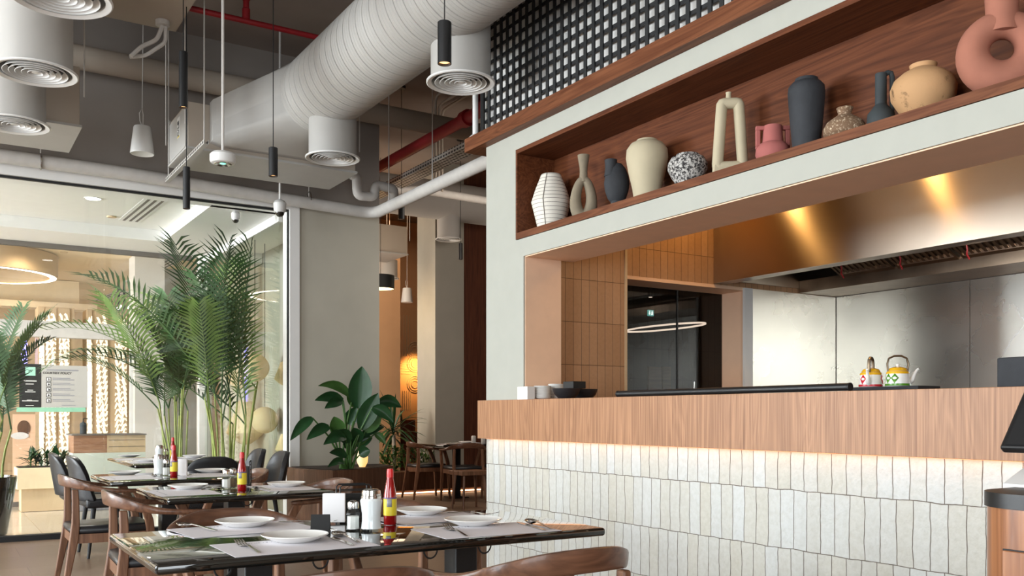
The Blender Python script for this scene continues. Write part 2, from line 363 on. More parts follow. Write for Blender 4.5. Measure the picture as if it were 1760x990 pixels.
# ------------------------------------------------------------------ kitchen wall: column, lintel, head, lining
KX, KX2 = 3.30, 3.55; CY0, CY1 = 5.081, 5.563; YE = -3.2
NZ0, NZ1 = 2.318, 2.921; HZT = 3.035; NY1 = 5.167
struct('wall_kitchen', MB().box(KX, CY0, 1.2515, KX2 + .05, CY1, NZ0).box(KX, NY1, NZ0, KX2 + .05, CY1, NZ1).box(KX, CY0, NZ1, KX2 + .05, CY1, HZT).box(KX, YE, 2.20, KX2, CY0, NZ0).box(KX, YE, NZ1, KX2, CY0, HZT), 'white', smooth=0)
struct('wall_kitchen_inner', MB().box(3.62, YE, 2.2, 3.7, CY0, HZT), 'orange')
struct('trim_5', MB().box(KX + .012, CY0 - .006, 1.25, KX2 + .05, CY0, 2.194).box(KX + .012, YE, 2.194, KX2 + .15, CY0, 2.2), 'peach')   # opening lining
struct('wall_clerestory', MB().box(3.395, YE, HZT + .098, 3.5, 5.735, CZ), 'white2')
# display niche in walnut
t = thing('display_niche', 'long walnut lined recess holding the vases above the kitchen opening', 'shelf')
FP = .022
MB().box(3.592, YE, NZ0 + .001, 3.618, NY1 - .001, NZ1 - .001).build('back_panel', 'nichew_shaded', t)
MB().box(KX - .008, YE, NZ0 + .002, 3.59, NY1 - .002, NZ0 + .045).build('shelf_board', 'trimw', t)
MB().box(KX - .008, YE, NZ1 - .03, 3.59, NY1 - .002, NZ1 - .002).build('top_board', 'nichew_shaded', t)
MB().box(KX - .008, NY1 - FP, NZ0 + .046, 3.59, NY1 - .002, NZ1 - .031).build('side_board', 'nichew_shaded', t)
SZ = NZ0 + .0455
# walnut ledge under the lattice
tag(MB().box(3.232, YE, HZT + .001, 3.478, 5.757, HZT + .096, bev=.002).box(3.25, 5.565, HZT - .0, 3.9, 5.757, HZT + .09).build('wooden_ledge', 'trimw'), 'long walnut ledge running under the black lattice screen', 'ledge')
# lattice
t = thing('lattice_screen', 'black square grid lattice standing on the walnut ledge above the kitchen', 'screen')
b = MB(); y = 5.70; zb = HZT + .098
while y > -.6: b.box(3.352, y - .0135, zb, 3.362, y + .0135, 4.93); y -= .0815
z = zb + .045
while z < 4.9: b.box(3.3625, -.7, z - .0105, 3.371, 5.73, z + .0105); z += .0815
b.build('lattice', 'black', t, smooth=0)
MB().box(3.352, 5.717, zb, 3.372, 5.735, 4.94).build('end_post', 'black', t)

# ------------------------------------------------------------------ service counter
t = thing('service_counter', 'long serving counter with walnut fascia over cream upright brick tiles', 'counter')
BZ0, BZ1 = .985, 1.25
MB().box(3.232, YE, BZ0, KX - .002, 5.57, BZ1, bev=.002).box(KX - .002, CY1 + .003, BZ0, 3.6, 5.57, BZ1).build('fascia', 'band', t)
MB().box(KX - .001, YE, BZ1 - .04, 3.95, 5.17, BZ1 - .002).box(KX - .001, 5.17, BZ1 - .04, 3.6, CY1, BZ1 - .002).build('worktop', 'band', t)
MB().box(KX + .002, YE, 0, 3.58, CY1, BZ1 - .042).build('tiled_front', 'ctile', t, smooth=0)
M['led'] = emit('warm_led', (1, .33, .055, 1), 3.0)
MB().box(3.262, YE, BZ0 - .0022, 3.297, 5.5, BZ0 - .0004).build('led_strip', 'led', t)
# ------------------------------------------------------------------ kitchen interior
KY = 5.30; KB = 6.72; XC = P(1072, 600, Y=5.2).x; OX1 = 5.59; OZ = 2.18
struct('wall_kitchen_tiles', MB().box(KX2 + .051, CY0 + .1, 0, XC, KY + .2, 3.0), 'ktile', smooth=0)
struct('wall_kitchen_rear', MB().box(XC + .001, KY, OZ, 6.9, KY + .12, 3.0).box(XC + .001, KY, 0, 6.9, KY + .12, 1.1), 'ktile', smooth=0)
struct('trim_6', MB().box(XC - .008, CY0 + .092, 0, XC + .012, CY0 + .1, 3.0), 'creamdark')
struct('trim_7', MB().box(XC, KY - .004, OZ - .02, OX1, KY + .26, OZ - .001).box(OX1, KY - .002, 1.0, OX1 + .09, KY + .26, OZ).box(XC, KY - .003, OZ, OX1 + .09, KY - .001, OZ + .006), 'peach')
struct('trim_8', MB().box(P(1280.5, 600, Y=KY - .03).x, KY - .03, 1.0, P(1294, 600, Y=KY - .03).x, KY - .005, OZ), 'plastic')
struct('wall_kitchen_back', MB().box(KB, -.5, 0, KB + .15, KY, 3.0), 'greydark')
struct('wall_kitchen_end', MB().box(3.96, -.6, 0, 6.9, -.5, 3.0), 'ktile')
struct('ceiling_kitchen', MB().box(KX2, -.6, 3.0, 6.9, KY + .12, 3.034), 'greydark')
struct('floor_kitchen', MB().box(3.91, -.5, 0, KB, KY, .01), 'ktiled')
t = thing('steel_splashback', 'brushed steel cladding panels lining the wall behind the two teapots', 'wall panel')
s = MB().box(P(1294.5, 600, Y=KY - .03).x + .002, KY - .02, .9, KB - .02, KY - .004, 2.18); s.build('side_sheet', 'steel', t)
ys = [KY - .024, P(1667, 600, X=KB - .02).y, 2.6, .9]
for a_, b_ in zip(ys, ys[1:]): MB().box(KB - .02, b_ + .002, .9, KB - .004, a_ - .002, 2.18).build('back_sheet', 'steel', t)
# hood
t = thing('extractor_hood', 'long brushed steel kitchen extractor hood with row of grease filters', 'hood')
HX = 5.24; HB = 2.194
MB().box(HX, -.4, HB, HX + .02, KY - .004, 2.99).build('front_panel', 'hood', t)
MB().box(HX + .021, -.4, HB, HX + .13, KY - .004, HB + .03).box(HX + .1, -.4, HB + .03, HX + .13, KY - .004, HB + .1).build('front_gutter', 'steeldark', t)
MB().box(HX + .021, KY - .02, HB + .031, KB - .02, KY - .004, 2.9).build('end_panel', 'hood', t)
MB().box(6.22, -.4, HB - .01, KB - .022, KY - .022, HB + .09).build('rear_channel', 'steeldark', t)
MB().box(HX + .021, -.4, 2.72, KB - .022, KY - .022, 2.75).build('inner_roof', 'steeldark', t)
yk = KY - .45
while yk > 1.6:
    b = MB(); n = 9
    def fp(u, y, dz): return (5.56 + .66 * u - dz * .3, y, HB + .40 - .33 * u + dz)
    for (u0, u1, ya, yb) in ((0, 1, 0, .02), (0, 1, .47, .49), (0, .05, .02, .47), (.95, 1, .02, .47)):
        b.loft([[fp(u0, yk - ya, 0), fp(u0, yk - yb, 0), fp(u0, yk - yb, .03), fp(u0, yk - ya, .03)], [fp(u1, yk - ya, 0), fp(u1, yk - yb, 0), fp(u1, yk - yb, .03), fp(u1, yk - ya, .03)]])
    b.build('filter_frame', 'steeldark', t, smooth=0)
    b = MB()
    for k in range(n):
        ya = .03 + .44 * k / n; yb = ya + .026
        b.loft([[fp(.05, yk - ya, .005), fp(.05, yk - yb, .005), fp(.05, yk - yb + .008, .03), fp(.05, yk - ya - .008, .03)][:4], [fp(.95, yk - ya, .005), fp(.95, yk - yb, .005), fp(.95, yk - yb + .008, .03), fp(.95, yk - ya - .008, .03)]])
    b.grid([[fp(.03, yk - .02, .04), fp(.03, yk - .47, .04)], [fp(.97, yk - .02, .04), fp(.97, yk - .47, .04)]])
    b.build('baffle_filter', 'steeldark', t, smooth=0)
    hk = MB().tube([fp(.75, yk - .12, 0), fp(.75, yk - .12, -.05), fp(.72, yk - .12, -.09), fp(.76, yk - .12, -.11)], .006, 6)
    hk.build('pull_handle', 'red', t)
    yk -= .52
# added room behind the smoked glass, modelling the mall's reflection
struct('wall_reflection_room', MB().box(XC - .001, 6.9, 0, 7.4, 6.98, 3).box(7.3, 5.43, 0, 7.4, 6.9, 3).box(XC - .03, 5.51, 0, XC - .002, 6.9, 3).box(XC - .002, 5.5, 2.8, 7.3, 6.899, 2.9), 'ktiled')
w = thing('window_4', 'dark smoked glass hatch window in the tiled kitchen wall', 'window'); w['kind'] = 'structure'
sx = P(1164, 600, Y=5.55).x
MB().box(XC + .002, 5.55, 1.0, sx - .003, 5.556, OZ - .022).box(sx + .003, 5.55, 1.0, OX1 - .002, 5.556, OZ - .022).build('pane', 'smoke', w, smooth=0)
MB().box(sx - .006, 5.545, 1.0, sx + .006, 5.56, OZ - .022).build('mullion', 'blackmetal', w)
# objects added behind the hatch glass in place of its reflections
HYb = 6.6
c = P(1119, 538, Y=HYb); M['exit'] = emit('exit_green', (.15, .75, .7, 1), 1.0)
t = thing('mirrored_exit_sign', 'reflected green exit sign with running man and arrow, modelled behind the smoked glass', 'sign', (c.x, HYb, c.z))
MB().box(-.033, 0, -.028, .033, .015, .028).build('sign_board', 'exit', t)
M['signw'] = emit('sign_white', (.9, 1, 1, 1), 3.0)
b = MB()
b.box(-.021, -.003, -.004, -.015, -.001, .02); b.loft([[(-.027, -.003, -.004), (-.009, -.003, -.004), (-.018, -.003, -.018)], [(-.027, -.001, -.004), (-.009, -.001, -.004), (-.018, -.001, -.018)]])
b.build('arrow', 'signw', t)
b = MB(); b.cyl((.014, -.003, .016), (.014, -.001, .016), .004, seg=10)
b.tube([(.012, -.002, .01), (.014, -.002, -.003), (.02, -.002, -.016)], .003, 6).tube([(.014, -.002, -.003), (.007, -.002, -.01), (.004, -.002, -.017)], .003, 6).tube([(.005, -.002, .002), (.013, -.002, .008), (.022, -.002, .002)], .0022, 6)
b.build('running_figure', 'signw', t)
c = P(1141, 563, Y=6.22); M['ringdim'] = emit('ring_glow', (1, .85, .72, 1), 2.2)
tag(MB().tube([(c.x + .17 * math.cos(q * PI / 24), 6.22 + .5 * math.sin(q * PI / 24), c.z) for q in range(48)], .008, 6, closed=True, flat=.5).build('mirrored_ring_lamp', 'ringdim'), 'reflected thin ring lamp, modelled behind the smoked hatch glass', 'lamp')
for i, (px, py) in enumerate(((1118, 510.5), (1194, 496.5))):
    c = P(px, py, Y=HYb - .3)
    t = thing('mirrored_ceiling_spot', ('reflected small ceiling spot above the exit sign, modelled behind the hatch glass', 'reflected small ceiling spot near the top edge, modelled behind the hatch glass')[i], 'lamp', (c.x, c.y, c.z))
    MB().lathe([(0, 0), (.02, 0), (.022, .004), (.022, .3), (0, .3)], 12).build('housing', 'black', t); MB().lathe([(0, -.003), (.016, -.003), (.016, -.0005), (0, -.0005)], 12).build('lens', 'ringdim', t)
for i, (x0, x1) in enumerate(((1115, 1137), (1139, 1153))):
    a = P(x0, 630, Y=HYb + .2); b_ = P(x1, 672, Y=HYb + .2)
    t = thing('mirrored_screen', ('reflected carved screen modelled low behind the hatch glass, the wider one', 'reflected carved screen modelled low behind the hatch glass, the narrower one')[i], 'screen', (a.x, HYb + .2, .9))
    MB().box(0, 0, 0, b_.x - a.x, .02, a.z - .9).build('screen_panel', 'brownpanel', t)
    b = MB()
    for k in range(16):
        z0 = .02 + k * .025
        b.tube([(.015, -.004, z0), ((b_.x - a.x) * .4, -.004, z0 + .012 * math.sin(k)), (b_.x - a.x - .015, -.004, z0 + .008)], .0085, 6, flat=.6)
    b.build('glow_pattern', 'ringdim', t)
# kitchen utensils glimpsed
WT = BZ1 - .001
c = P(1192, 668, X=3.86); tag(MB().cyl((c.x, c.y, WT + .0005), (c.x + .008, c.y, WT + .1), .003, seg=8).build('skewer', 'chrome'), 'thin steel skewer standing upright before the smoked hatch glass', 'skewer')
# counter objects -------------------------------------------------------------
def lathe_thing(name, label, cat, prof, mat, loc, seg=36, group=None, sx=1, sy=1, **k):
    o = MB().lathe(prof, seg, sx=sx, sy=sy).build(name, mat, **k); o.location = loc; tag(o, label, cat, group); return o
tag(MB().box(3.237, 4.94, WT, 3.297, 5.06, WT + .085, bev=.003).build('white_box', 'plastic'), 'small plain white box at the column end of the counter', 'box')
def plate_prof(r, h): return [(0, 0), (r * .55, 0), (r * .6, .003), (r * .95, h * .82), (r, h), (r * .985, h + .002), (r * .93, h * .86), (r * .6, .007), (0, .006)]
proto = None
for s_, (x_, y_, n) in enumerate(((3.373, 4.965, 11), (3.498, 4.985, 13))):
    for k in range(n):
        if proto is None: proto = MB().lathe(plate_prof(.058, .013), 32).build('side_plate', 'china'); o = proto
        else: o = dup(proto)
        o.location = (x_, y_, WT + .0075 * k)
        tag(o, ('small white plate in the lower stack beside the white box', 'small white plate in the taller stack beside the black bowls')[s_], 'plate', ('plates stacked next to the white box', 'plates stacked next to the black bowls')[s_])
bowl = [(0, 0), (.045, 0), (.05, .004), (.078, .032), (.09, .066), (.087, .067), (.073, .035), (.045, .009), (0, .008)]
for i, (x_, y_) in enumerate(((3.375, 4.70), (3.56, 4.765))):
    o = MB().lathe(bowl, 36).build('black_bowl', 'leather'); o.location = (x_, y_, WT)
    tag(o, ('shiny black bowl at the counter front beside the stacked plates', 'shiny black bowl behind the front one, nearer the tiles')[i], 'bowl')
tag(MB().box(-.05, -.055, 0, .05, .055, .045, bev=.003).build('black_box', 'black'), 'small black box resting on top of the black bowls', 'box').location = (3.452, 4.72, WT + .068)
t = thing('counter_rail', 'long black rail lying along the front edge of the serving counter', 'rail')
ya, yb = P(1062, 680, X=3.26).y, P(1460, 668, X=3.26).y
MB().tube([(3.262, ya, WT + .019), (3.262, yb, WT + .019)], .0165, 14).build('rail_bar', 'blackmetal', t)
for yy in (ya, yb): MB().cyl((3.262, yy + .004, WT + .019), (3.262, yy - .004, WT + .019), .018, seg=14).build('end_cap', 'black', t)
# teapots on a slate slab
ct = P(1520, 662, X=3.62)
tag(MB().box(3.54, P(1578, 660, X=3.54).y, WT, 3.70, P(1462, 660, X=3.54).y, WT + .026, bev=.003).build('slate_slab', 'v_black'), 'low dark slate slab under the two enamel teapots', 'slab')
M['yellow'] = plain('enamel_yellow', srgb(232, 176, 30), .2, var=.03); M['enamel'] = plain('enamel_white', srgb(240, 238, 232), .15, var=.02)
M['redpaint'] = plain('enamel_red', srgb(205, 34, 50), .25, var=.05); M['greenpaint'] = plain('enamel_green', srgb(86, 146, 36), .25, var=.05)
M['brass'] = plain('handle_bronze', srgb(120, 104, 84), .3, metal=.8)
def teapot(px, rz, label, col, spots):
    c = P(px, 656, X=3.62); t = thing('teapot', label, 'teapot', (3.62, c.y, WT + .0265), rz)
    pr = [(0, 0), (.05, 0), (.053, .004), (.052, .02), (.047, .06), (.044, .066)]
    MB().lathe(pr + [(.036, .07), (0, .071)], 40).build('body', 'enamel', t)
    MB().lathe([(.0535, .003), (.0538, .006), (.0535, .012), (.0528, .0125)], 40).build('base_band', col, t)
    MB().lathe([(.0482, .056), (.0482, .06), (.045, .067), (.0445, .066)], 40).build('shoulder_band', 'yellow', t)
    lid = MB().lathe([(.04, .069), (.041, .072), (.033, .082), (.016, .087), (0, .088)], 32).build('lid', 'yellow', t)
    MB().lathe([(0, .086), (.004, .087), (.008, .094), (.007, .1), (0, .103)], 16).build('lid_knob', 'enamel', lid)
    for a0 in spots:
        b = MB()
        def q(da, z): a = a0 + da; r = .0554 - .125 * z; return (r * math.cos(a), r * math.sin(a), z)
        b.grid([[q(0, .013)] * 1 + [q(0, .013)], [q(-.17, .026), q(.17, .026)], [q(-.33, .037), q(.33, .037)], [q(-.17, .047), q(.17, .047)], [q(0, .057), q(.001, .057)]])
        b.build('painted_diamond', col, t, thick=.0012)
        d = MB(); r = .0512; d.lathe([(0, .001), (.006, 0), (0, -.0005)], 12)
        d.build('painted_dot', 'enamel', t, xf=Matrix.Translation(((r + .0006) * math.cos(a0), (r + .0006) * math.sin(a0), .037)) @ Matrix.Rotation(a0, 4, 'Z') @ Matrix.Rotation(PI / 2, 4, 'Y'))
    MB().tube([(.045, 0, .018), (.062, 0, .03), (.07, 0, .052), (.08, 0, .072), (.088, 0, .078)], [.014, .011, .008, .006, .0055], 12).build('spout', 'enamel', t)
    h = [(-.04, 0, .066), (-.045, 0, .1), (-.038, 0, .125), (-.015, 0, .136), (.015, 0, .136), (.038, 0, .125), (.045, 0, .1), (.04, 0, .066)]
    MB().tube(h, .0045, 8, flat=1.6).build('handle', 'brass', t)
    return t
teapot(1497, R(205), 'white enamel teapot with red diamonds and yellow lid, handle seen edge on', 'redpaint', [-.56, 1.48, 2.2, 2.9, 3.6, 4.3])
teapot(1543, R(-40), 'white enamel teapot with green diamonds, yellow lid and spout showing', 'greenpaint', [4.2, 3.55, 2.9, 2.3])
a = P(1733, 660, X=3.5); tag(MB().box(3.42, a.y - .22, WT, 3.6, a.y, WT + .118, bev=.006).build('stone_block', 'v_black'), 'rough dark stone block on the counter above the order terminal', 'block')
# till cabinet
t = thing('till_cabinet', 'walnut cashier cabinet with rounded corner and black edged top', 'cabinet')
c = P(1677, 845, Z=.97); x0, y1 = c.x, c.y + .02; r = .11; x1 = x0 + .62; y0 = -.3
def rr(g):
    return [(x0 - g, y0), (x1, y0), (x1, y1 + g)] + [(x0 + r + (r + g) * math.cos(R(90 + 90 * i / 8)), y1 - r + (r + g) * math.sin(R(90 + 90 * i / 8))) for i in range(9)]
MB().prism(rr(0), .0, .935).build('carcass', 'cabw', t, smooth=30)
MB().prism(rr(.006), .936, .97).build('top_slab', 'blackmetal', t, smooth=30)
d = MB().box(x0 - .012, y0 + .05, .12, x0 - .001, P(1727, 940, X=x0).y, P(1727, 945, X=x0).z); d.build('door', 'cabw', t, bev=.002)
MB().box(x0 - .003, y0 + .04, .11, x0 - .0005, P(1724.5, 940, X=x0).y, P(1727, 943, X=x0).z).build('shadow_gap', 'black', t)
t = thing('order_terminal', 'black touch screen terminal tilted back on the cashier cabinet', 'terminal', (2.40, 1.15, .9705), R(0))
m = Matrix.Translation((.0, 0, .19)) @ Matrix.Rotation(R(-52), 4, 'Y')
MB().box(-.13, -.17, -.012, .13, .17, .012, bev=.006).build('screen', 'blackmetal', t, xf=m)
MB().box(-.12, -.155, .0125, .12, .155, .014).build('display_glass', 'black', t, xf=m)
MB().box(-.05, -.09, -.04, .06, .09, -.013, bev=.01).build('rear_housing', 'black', t, xf=m)
MB().tube([(.02, 0, .012), (.03, 0, .1), (.02, 0, .17)], [.022, .02, .018], 12).build('neck', 'blackmetal', t, xf=Matrix.Translation((-.04, .05, 0)))
MB().loft([[(-.1 + .22 * u / 6 * 1, -.08, .001 + .05 * math.sin(u / 6 * PI * .6)), (-.1 + .22 * u / 6, .08, .001 + .05 * math.sin(u / 6 * PI * .6)), (-.1 + .22 * u / 6, .08, .008 + .05 * math.sin(u / 6 * PI * .6)), (-.1 + .22 * u / 6, -.08, .008 + .05 * math.sin(u / 6 * PI * .6))] for u in range(7)]).build('base_plate', 'plastic', t, xf=Matrix.Translation((-.04, .05, 0)))
# ------------------------------------------------------------------ vases in the niche
VX = 3.445
def vloc(px): c = P(px, 300, X=VX); return (VX, c.y, SZ)
def vk(px): return P(px, 300, X=VX).length_squared and (P(px, 300, X=VX).x * SN + P(px, 300, X=VX).y * CS) / FPX   # metres per pixel
def vh(px, py): return P(px, py, X=VX).z - SZ
def vase(px, label, prof, mat, **k):
    """prof: (half width in photo pixels, photo row)"""
    m = vk(px); pts = [(0, 0)] + [(w * m, max(0, vh(px, y))) for w, y in prof]
    wn, yn = prof[-1]; pts += [(wn * m * .82, vh(px, yn) - .004), (wn * m * .75, vh(px, yn) - .05), (0, vh(px, yn) - .055)]
    return lathe_thing('vase', label, 'vase', pts, mat, vloc(px), 44, **k)
c = vloc(947); m = vk(947)
t = thing('vase', 'white ribbed lantern shaped vase at the column end of the niche', 'vase', c)
prof = [(22, 397), (34, 348), (27, 326), (17, 301)]
pp = [(w * m, max(0, vh(947, y))) for w, y in prof]
MB().lathe([(0, 0)] + pp + [(pp[-1][0] * .8, pp[-1][1] - .002), (0, pp[-1][1] - .03)], 44).build('body', 'v_paper', t, smooth=20)
b = MB()
for k in range(15):
    f = k / 14; z = .015 + f * (pp[-1][1] - .02)
    for (r0, z0), (r1, z1) in zip(pp, pp[1:]):
        if z0 <= z <= z1: rr_ = r0 + (r1 - r0) * (z - z0) / (z1 - z0)
    b.tube([(rr_ * math.cos(q * PI / 20), rr_ * math.sin(q * PI / 20), z) for q in range(40)], .0016, 5, closed=True)
b.build('rib', 'v_line', t)
a = R(212); b = MB(); b.tube([((r_ + .001) * math.cos(a), (r_ + .001) * math.sin(a), max(z_, .0045)) for r_, z_ in pp], .003, 6); b.build('seam', 'v_line', t)
def ring_vase(px, label, mat, path, rad, neck, rz, name='vase'):
    t = thing(name, label, 'vase', vloc(px), rz)
    MB().tube(path, rad, 16, closed=True).build('ring_body', mat, t, smooth=60)
    if neck: MB().lathe(neck, 28).build('neck', mat, t)
    return t
m = vk(1003); h = vh(1003, 338); zz = lambda y: vh(1003, y)
pa = [(14.5 * m * math.cos(q * 2 * PI / 28), 0, .022 + .115 + .13 * math.sin(q * 2 * PI / 28) * 1.0) for q in range(28)]
rd = [(9.5 - 2.2 * math.sin(q * 2 * PI / 28)) * m * 1.0 for q in range(28)]
hh = zz(312)
pa = [(13.5 * m * math.cos(q * 2 * PI / 28) * (1 - .18 * math.sin(q * 2 * PI / 28)), 0, .03 + (hh - .02) / 2 + (hh - .02) / 2 * math.sin(q * 2 * PI / 28)) for q in range(28)]
ring_vase(1003, 'taupe bottle vase with a long oval hole through its body', 'v_taupe', pa, rd, [(0, hh - .01), (8 * m, hh - .005), (6.5 * m, zz(296)), (7 * m, zz(288)), (10.5 * m, zz(267)), (8.5 * m, zz(268)), (0, zz(285))], R(-38))
# black moon vase
m = vk(1060); t = thing('vase', 'matt black round bellied vase with off centre neck', 'vase', vloc(1060), R(-34))
z0 = vh(1060, 352); zc = vh(1060, 316)
MB().lathe([(0, -.5), (.2, -.46), (.36, -.34), (.46, -.17), (.5, 0), (.46, .17), (.36, .34), (.2, .46), (0, .5)], 36).build('belly', 'v_black', t, xf=Matrix.Translation((0, 0, zc)) @ Matrix.Diagonal((44 * m, 30 * m, 74 * m, 1)))
MB().lathe([(0, 0), (11 * m, 0), (10 * m, .012), (10.5 * m, z0 + .02), (0, z0 + .03)], 24).build('foot', 'v_black', t)
MB().lathe([(0, vh(1060, 305)), (11.5 * m, vh(1060, 303)), (10 * m, vh(1060, 290)), (10.8 * m, vh(1060, 275)), (9 * m, vh(1060, 275)), (0, vh(1060, 285))], 24, c=(-10 * m, 0, 0)).build('neck', 'v_black', t)
vase(1112, 'tall cream shouldered urn vase', [(22, 346), (25, 325), (32, 295), (36, 272), (35, 258), (28, 248), (19, 244), (17.5, 241)], 'v_cream')
vase(1182, 'round vase speckled black and white', [(17, 321), (27, 306), (34, 292), (34, 282), (28, 272), (20, 269), (19.5, 266)], 'v_speck')
# frame bottle
m = vk(1255); t = thing('vase', 'tall cream frame shaped bottle vase with open middle', 'vase', vloc(1255), R(-40))
zt = vh(1255, 178); w0, w1 = 21.5 * m, 14 * m
pa = []
for (x, z) in [(-w0 - .004, .03), (w0 + .004, .03)]: pass
crn = [(-w0, .055), (w0, .055), (w1, zt), (-w1, zt)]
for i, (x, z) in enumerate(crn):
    px_, pz_ = crn[i - 1]; nx_, nz_ = crn[(i + 1) % 4]
    for f in (.1, .05): pa.append((x + (px_ - x) * f * (1 if i in (1, 3) else .5), 0, z + (pz_ - z) * f * (1 if i in (1, 3) else .5)))
    for f in (.05, .1, .3): pa.append((x + (nx_ - x) * f * (.5 if i in (1, 3) else 1), 0, z + (nz_ - z) * f * (.5 if i in (1, 3) else 1)))
MB().tube(pa, [9.6 * m] * len(pa), 14, closed=True).build('frame_body', 'v_cream', t, smooth=60)
MB().loft([[(sx_ * (w0 + 9.2 * m - q * .004), sy_ * (8.8 * m + .001 - q * .001), q * .062) for sx_, sy_ in ((-1, -.6), (-.9, -1), (.9, -1), (1, -.6), (1, .6), (.9, 1), (-.9, 1), (-1, .6))] for q in (0, .5, 1)]).build('foot_block', 'v_cream', t)
MB().lathe([(7 * m, zt), (5 * m, vh(1255, 170)), (4.2 * m, vh(1255, 163)), (5 * m, vh(1255, 159)), (3 * m, vh(1255, 159)), (0, vh(1255, 168))], 20, c=(-.2 * w1, 0, 0)).build('neck', 'v_cream', t)
# pink jug with square ears
m = vk(1328); t = thing('vase', 'small dusty pink jug vase with two square ears', 'vase', vloc(1328), R(-35))
MB().lathe([(0, 0)] + [(w * m, max(0, vh(1328, y))) for w, y in ((24, 277), (29, 266), (28, 256), (22, 248), (18, 246), (17, 235), (15.5, 217))] + [(12 * m, vh(1328, 217)), (11 * m, vh(1328, 230)), (0, vh(1328, 232))], 36).build('body', 'v_pink', t)
for s_ in (-1, 1):
    z1, z0 = vh(1328, 217), vh(1328, 247)
    b = MB(); q0_, q1_ = sorted((s_ * 13 * m, s_ * 29 * m)); o0, o1 = sorted((s_ * 21.5 * m, s_ * 29 * m)); b.box(q0_, -.011, z1 - .02, q1_, .011, z1).box(o0, -.011, z0 - .012, o1, .011, z1 - .0201).box(q0_, -.011, z0 - .026, q1_, .011, z0 - .0121); b.build('ear_handle', 'v_pink', t, bev=.003)
vase(1386, 'tall matt black tapering floor vase, tallest of the dark ones', [(23, 254), (25, 235), (29, 190), (31, 160), (30, 150), (24, 143), (20, 141), (19, 136)], 'v_black')
vase(1452, 'squat brown vase with white specks and a short neck', [(25, 243), (35, 232), (36, 222), (30, 211), (19, 203), (12, 199), (11, 194), (14, 186)], 'v_brown')
m = vk(1514); t = thing('vase', 'slate grey long necked bottle vase with a tall side handle', 'vase', vloc(1514), R(-35))
MB().lathe([(0, 0)] + [(w * m, max(0, vh(1514, y))) for w, y in ((20, 222), (23, 210), (22, 196), (14, 186), (9.5, 180), (9.5, 127))] + [(7 * m, vh(1514, 127)), (0, vh(1514, 135))], 32).build('body', 'v_teal', t)
MB().tube([(6 * m, 0, vh(1514, 128)), (12 * m, 0, vh(1514, 125)), (17 * m, 0, vh(1514, 126)), (19 * m, 0, vh(1514, 133)), (19 * m, 0, vh(1514, 180)), (18.5 * m, 0, vh(1514, 192))], 4.4 * m, 10).build('handle', 'v_teal', t)
vase(1587, 'wide tan pot with cracked surface and short collar', [(26, 202), (40, 188), (52, 168), (53.5, 152), (48, 138), (35, 127), (24, 121), (21, 119), (22.5, 112)], 'v_tan')
m = vk(1722); t = thing('vase', 'large terracotta ring vase with a round hole, biggest in the niche', 'vase', vloc(1722), R(-48))
RR = 46 * m; rb = 27 * m
pa = [(RR * math.cos(q * PI / 20), 0, rb * 1.12 + RR + .001 + RR * math.sin(q * PI / 20)) for q in range(40)]
MB().tube(pa, [rb * (1.0 + .12 * (-math.sin(q * PI / 20))) for q in range(40)], 20, closed=True, flat=1.0).build('ring_body', 'v_terra', t, smooth=60)
zt = 2 * RR + rb
MB().lathe([(0, zt - .03), (29 * m, zt - .025), (28 * m, zt), (26.5 * m, zt + .03), (25.5 * m, zt + .06), (27 * m, zt + .12), (22 * m, zt + .12), (20 * m, zt + .05), (0, zt + .04)], 28).build('neck', 'v_terra', t)

